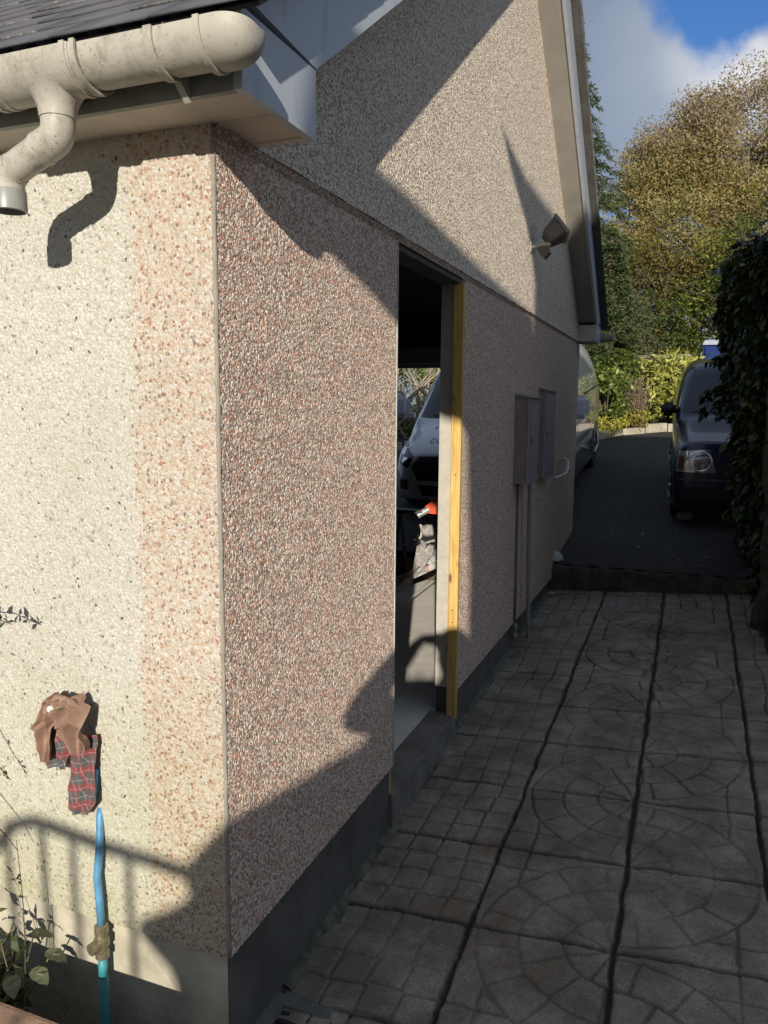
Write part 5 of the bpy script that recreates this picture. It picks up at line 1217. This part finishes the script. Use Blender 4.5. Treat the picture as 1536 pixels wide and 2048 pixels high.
for (bx_, by_, bz_, ln_) in ((1.30, 5.2, 1.60, 0.20), (1.32, 4.8, 1.50, 0.22), (1.36, 5.4, 1.42, 0.12), (1.42, 4.6, 1.22, 0.12), (1.48, 4.4, 0.95, 0.14), (1.28, 5.0, 2.15, 0.14), (1.34, 4.3, 2.40, 0.18), (1.45, 4.2, 0.80, 0.16), (1.30, 5.5, 1.85, 0.14)):
    for t_ in np.linspace(0, 1, 16):
        for _ in range(3): sprig.append((bx_-ln_*t_+rg.normal()*0.02, by_-0.5*ln_*t_+rg.normal()*0.02, bz_-0.5*ln_*t_*t_+rg.normal()*0.015))
B = np.concatenate([B, np.array(sprig)])
P = np.concatenate([A, B, Tt])-np.array((1.9, 4.4, -0.05))
V, F = leaves(P, 0.09, rg, aspect=0.48, fold=0.35, D=np.tile(np.array((-0.3, -0.5, -0.75)), (len(P), 1))); r = rg.uniform(0, 1, len(P))
npmesh('foliage', V, F, M_hedge, hd, attrs=[('rnd', 'FACE', np.concatenate([r, r]))])
# dark brushwood core keeps the hedge closed
m_ = MB()
for i in range(330):
    y = rg.uniform(4.1, 5.9); z0 = rg.uniform(-0.1, 1.6); x = rg.uniform(1.5, 2.6)
    p0 = Vector((x, y, z0)); p1 = p0+Vector((rg.uniform(-0.25, 0.15), rg.uniform(-0.3, 0.3), rg.uniform(0.4, 1.1))); p1.z = min(p1.z, 2.3); p1.x = max(p1.x, float(np.interp(p1.z, hz, hx))+0.08)
    m_.tube([p0-Vector((1.9, 4.4, -0.05)), p0.lerp(p1, .5)-Vector((1.9, 4.4, -0.05))+Vector((rg.uniform(-.05, .05), 0, 0)), p1-Vector((1.9, 4.4, -0.05))], [0.012, 0.009, 0.004], 4)
m_.build('twigs', M_bark, hd)
m_ = MB()
for (x, y, r_, s_) in ((1.52, 4.0, 0.07, 0), (1.60, 4.5, 0.06, 1), (1.66, 3.75, 0.05, 2), (1.62, 5.1, 0.06, 3)):
    pts = [(x-1.9+0.03*math.sin(t*6+s_), y-4.4+0.04*math.cos(t*5+s_), -0.05+t*1.9) for t in np.linspace(0, 1, 12)]
    m_.tube(pts, [r_*(1-0.5*i/11)*(1+0.25*math.sin(i*2.2+s_)) for i in range(12)], 9)
m_.build('stem', simple('gnarled_stem', (0.075, 0.06, 0.045), 0.95, bump=0.02, bscale=22, var=0.5), hd, smooth=True)
# rough bank wall under the hedge
bw = MB(); rgb = np.random.default_rng(77)
for row in range(7):
    y = 3.42+0.0*row
    while y < 6.0:
        w = rgb.uniform(0.12, 0.3); b = boxbm(0.16, w, 0.10, 0.02)
        for v in b.verts: v.co += Vector(rgb.normal(size=3)*0.006)
        bw.bm(b, 0, Matrix.Translation((1.60+rgb.uniform(-0.02, 0.03)+row*0.008, y+w/2, -0.06+row*0.105))); y += w+0.012
bw.box(1.60, 3.1, 3.5, 6.2, -0.3, 0.62)
setp(bw.build('bank_wall', simple('dark_mossy_stone', (0.055, 0.05, 0.04), 0.95, bump=0.015, bscale=30, var=0.5, scale=12), auto=0.5), 'rough dark stone retaining wall beneath the hedge', 'wall')
# a few fallen leaves on drive and path
M_dry = leaf_material('fallen_leaf', [(0, (0.25, 0.18, 0.08)), (1, (0.5, 0.42, 0.26))])
rg = np.random.default_rng(400)
n = 34; P = np.stack([rg.uniform(0.2, 1.4, n), rg.uniform(5.0, 9.5, n), np.zeros(n)], 1); P[:, 2] = [zdrive(y)+0.012 for y in P[:, 1]]
n2 = 30; Q = np.stack([rg.uniform(0.1, 1.5, n2), rg.uniform(0.3, 4.8, n2), np.zeros(n2)], 1); Q[:, 2] = [zpath(a[0], a[1])+0.003 for a in Q]
D = rg.normal(size=(n, 3)); D[:, 2] *= 0.1
V, F = leaves(P, 0.04, rg, aspect=0.7, D=D*3, up=3)
D2 = rg.normal(size=(n2, 3)); D2[:, 2] *= 0.1
V2, F2 = leaves(Q, 0.008, rg, aspect=0.8, D=D2*3, up=3)
V, F = merge([(V, F), (V2, F2)])
setp(npmesh('leaf_litter', V, F, M_dry, attrs=[('rnd', 'FACE', rg.uniform(0, 1, len(F)))]), 'scattered dry leaves and grit on drive and paving', 'leaf litter', kind='stuff')

# ------------------------------------------------------------------ unseen casters behind the camera, shaped to throw the shade
M_nwall = simple('caster_wall', (0.42, 0.38, 0.32), 0.9, bump=0.004, var=0.15)
EXT = -SUN*0.5
nh = empty('neighbouring_house_caster', (2.6, -3.0, -0.4), 'unseen neighbouring house outline behind the camera, shaped to shade the path', 'house')  # unseen house as thin outlines, swept along the sunlight to cast its shade
b0 = Vector((2.6, -3.0, -0.4))
def casterprism(poly, nm, mt, par, org, ext=EXT):
    m_ = MB(); m_.prism([Vector((x, -3.0, z))-org for x, z in poly], ext); return m_.build(nm, mt, par)
casterprism([(1.69, -0.4), (1.69, 2.2), (1.655, 2.90), (1.66, 3.55), (2.165, 4.02), (2.165, 4.6), (2.30, 4.90), (2.46, 5.12), (3.4, 5.85), (8.5, 5.85), (8.5, -0.4)], 'wall', M_nwall, nh, b0)
casterprism([(1.16, 2.98), (1.20, 3.36), (1.34, 3.49), (1.476, 3.591), (1.68, 3.74), (1.852, 3.879), (2.158, 4.12), (2.158, 3.3), (1.66, 2.90), (1.34, 3.015), (1.255, 3.012)], 'lower_roof', M_slate, nh, b0, EXT*1.1)
casterprism([(1.83, 4.66), (2.016, 4.76), (2.243, 4.99), (2.455, 5.215), (3.4, 5.98), (8.7, 5.98), (8.7, 5.7), (3.4, 5.7), (2.3, 4.75), (2.165, 4.36), (2.10, 4.50), (2.058, 4.548), (1.997, 4.56), (1.913, 4.59)], 'upper_roof', M_slate, nh, b0, EXT*1.1)
gp = empty('shade_block', (1.2, -3.0, -0.45), 'unseen block added behind the camera to shade the wall corner', 'wall')  # added block out of view, outline drawn to shade the wall corner
BX, BZ = 1.2*math.tan(AZ), 1.2*math.tan(EL)/math.cos(AZ)
casterprism([(x_+BX, z_+(BZ if z_ > 0 else 0)) for x_, z_ in [(0.82, -0.45), (0.79, 0.82), (0.773, 0.858), (0.675, 0.935), (0.687, 0.989), (0.789, 1.047), (0.845, 1.091), (0.827, 1.166), (0.964, 1.327), (1.088, 1.375), (1.179, 1.421), (1.235, 1.437), (1.280, 1.552), (1.332, 1.65), (1.36, 1.585), (1.425, 1.635), (1.49, 1.59), (1.55, 1.70), (1.70, 1.85), (1.70, -0.45)]], 'shade_block_body', M_nwall, gp, Vector((1.2, -3.0, -0.45)))
gp.location = (1.2, -4.2, -0.45)
ra = empty('railing', (0.5, -3.0, -0.45), 'garden railing with a sloping end behind the camera', 'railing')
M_rail = simple('railing_paint', (0.03, 0.03, 0.03), 0.5)
m_ = MB(); org = Vector((0.5, -3.0, -0.45))
m_.tube([Vector(p)-org for p in ((-0.05, -3, 0.80), (0.10, -3, 0.99), (0.198, -3, 1.097), (0.26, -3, 1.165), (0.33, -3, 1.190), (0.407, -3, 1.188), (0.561, -3, 1.171), (0.725, -3, 1.165), (0.86, -3, 1.156))], 0.021, 10); m_.build('handrail', M_rail, ra, smooth=True)
ra.location = (0.5+BX, -4.2, -0.45+BZ)
for x in (0.229, 0.361, 0.468, 0.656):
    m_ = MB(); m_.tube([Vector((x, -3, -1.3))-org, Vector((x, -3, 1.17))-org], 0.0125, 8); m_.build('baluster', M_rail, ra, smooth=True)
# ------------------------------------------------------------------ the photographer
ph = empty('person', (1.28, -2.12, -0.33), 'photographer behind the camera whose shadow falls through the doorway', 'person')
org = Vector((1.28, -2.12, -0.33))
SB = Vector((math.cos(AZ), math.sin(AZ), 0)); SF = Vector((-math.sin(AZ), math.cos(AZ), 0))   # across / along the sunlight
def at(u, back, z):   # u across the sun (camera at 0.495), back = metres behind the lens
    c = Vector((CAM.x, CAM.y, 0)); return c+SB*(u-0.497)-SF*back+Vector((0, 0, z))-org
def ze(z_e, u, back): return z_e+0.302*(CAM.x+0.952*(u-0.497)+0.3057*back)/0.3057
def atz(u, back, z_e): return at(u, back, ze(z_e, u, back))
J = [  # name, pos, radius, parent
 ('pelvis', at(0.68, 0.46, 0.66), (0.155, 0.12), -1), ('belly', at(0.68, 0.45, 0.87), (0.15, 0.115), 0), ('chest', at(0.67, 0.43, 1.09), (0.17, 0.12), 1),
 ('necks', at(0.64, 0.40, 1.26), (0.08, 0.07), 2), ('head0', at(0.62, 0.34, 1.31), (0.06, 0.06), 3), ('head1', at(0.61, 0.31, 1.375), (0.085, 0.095), 4), ('head2', at(0.61, 0.31, 1.455), (0.082, 0.092), 5),
 ('lsh', at(0.51, 0.40, 1.22), (0.070, 0.070), 2), ('lel', atz(0.235, 0.27, 0.325), (0.062, 0.062), 7), ('lwr', atz(0.385, 0.13, 0.415), (0.044, 0.044), 8), ('lha', atz(0.432, 0.09, 0.44), (0.032, 0.022), 9),
 ('rsh', at(0.86, 0.42, 1.20), (0.070, 0.070), 2), ('rel', at(0.86, 0.24, 1.06), (0.055, 0.055), 11), ('rwr', at(0.66, 0.13, 1.28), (0.038, 0.038), 12), ('rha', at(0.61, 0.09, 1.35), (0.030, 0.02), 13),
 ('lhip', at(0.59, 0.47, 0.60), (0.10, 0.10), 0), ('lkn', at(0.58, 0.44, 0.15), (0.065, 0.065), 15), ('lan', at(0.58, 0.50, -0.22), (0.042, 0.045), 16), ('lto', at(0.57, 0.34, -0.27), (0.04, 0.03), 17),
 ('rhip', at(0.77, 0.47, 0.60), (0.10, 0.10), 0), ('rkn', at(0.78, 0.44, 0.15), (0.065, 0.065), 19), ('ran', at(0.78, 0.50, -0.22), (0.042, 0.045), 20), ('rto', at(0.79, 0.34, -0.27), (0.04, 0.03), 21)]
def skinned(nm, J, mt, parent, lv=2):
    me = bpy.data.meshes.new(nm); me.from_pydata([tuple(j[1]) for j in J], [(i, j[3]) for i, j in enumerate(J) if j[3] >= 0], [])
    me.materials.append(mt); o = bpy.data.objects.new(nm, me); C.objects.link(o); o.parent = parent
    md = o.modifiers.new('skin', 'SKIN'); md.use_smooth_shade = True
    for i, j in enumerate(J):
        me.skin_vertices[0].data[i].radius = j[2]; me.skin_vertices[0].data[i].use_root = (i == 0)
    s_ = o.modifiers.new('sub', 'SUBSURF'); s_.levels = lv; s_.render_levels = lv
    return o
M_skin = simple('skin', (0.42, 0.26, 0.19), 0.6); M_jacket = simple('jacket', (0.05, 0.06, 0.08), 0.85)
# fingers grow out of the palms as extra chains
def fingers(idx, base, across, fw_, curl):
    for k_ in range(4):
        p = base+across*(0.016*(k_-1.5)); j = []
        for s_, (f1, c1) in enumerate(((0.03, 0.0), (0.055, 0.012), (0.07, 0.028))):
            J.append(('f', p+fw_*f1*(1-0.06*abs(k_-1.4))+curl*c1, (0.0085, 0.0085), idx if s_ == 0 else len(J)-1))
    J.append(('th', base-across*0.038+fw_*0.005, (0.010, 0.010), idx)); J.append(('th', base-across*0.052+fw_*0.03, (0.009, 0.009), len(J)-1))
fingers(10, atz(0.432, 0.09, 0.44), Vector((0, 0, 1)), (SB*0.6+SF*0.6), SF*0.3-Vector((0, 0, 0.4)))
fingers(14, at(0.61, 0.09, 1.35), Vector((0, 0, 1)), (SB*-0.6+SF*0.6), SF*0.3-Vector((0, 0, 0.4)))
body = skinned('body', J, M_jacket, ph)
hr = MB(); bm_ = bmesh.new(); bmesh.ops.create_icosphere(bm_, subdivisions=4, radius=1)
hc = at(0.61, 0.325, 1.46)
for v in list(bm_.verts):
    if v.co.z < -0.35 or (v.co.dot(SF) > 0.45 and v.co.z < 0.35): bm_.verts.remove(v)
for v in bm_.verts: v.co = Vector((v.co.x*0.088, v.co.y*0.10, v.co.z*0.085))*(1+0.03*math.sin(v.co.x*90)*math.sin(v.co.y*70))
hr.bm(bm_, 0, Matrix.Translation(hc)); hr.build('hair', simple('brown_hair', (0.08, 0.05, 0.03), 0.7), ph, smooth=True)
fc = MB()
for sg in (-1, 1):
    b = bmesh.new(); bmesh.ops.create_uvsphere(b, u_segments=10, v_segments=8, radius=0.011); fc.bm(b, 0, Matrix.Translation(at(0.61+sg*0.032, 0.225, 1.405)))
b = bmesh.new(); bmesh.ops.create_cone(b, segments=8, radius1=0.014, radius2=0.005, depth=0.05); fc.bm(b, 0, Matrix.Translation(at(0.61, 0.215, 1.375)))
fc.build('face', M_skin, ph, smooth=True)
pn = empty('phone', (CAM.x, CAM.y, CAM.z), 'dark smartphone held up by the photographer', 'phone')
m_ = MB(); m_.bm(boxbm(0.15, 0.009, 0.075, 0.004), 0, Matrix.Translation(-fwd*0.03+rgt*0.045) @ Matrix.Rotation(YAW, 4, 'Z')); m_.build('phone_body', M_black, pn)
m_ = MB(); m_.bm(boxbm(0.142, 0.002, 0.069, 0.0005), 0, Matrix.Translation(-fwd*0.0365+rgt*0.045) @ Matrix.Rotation(YAW, 4, 'Z')); m_.build('screen', M_glassblk, pn)
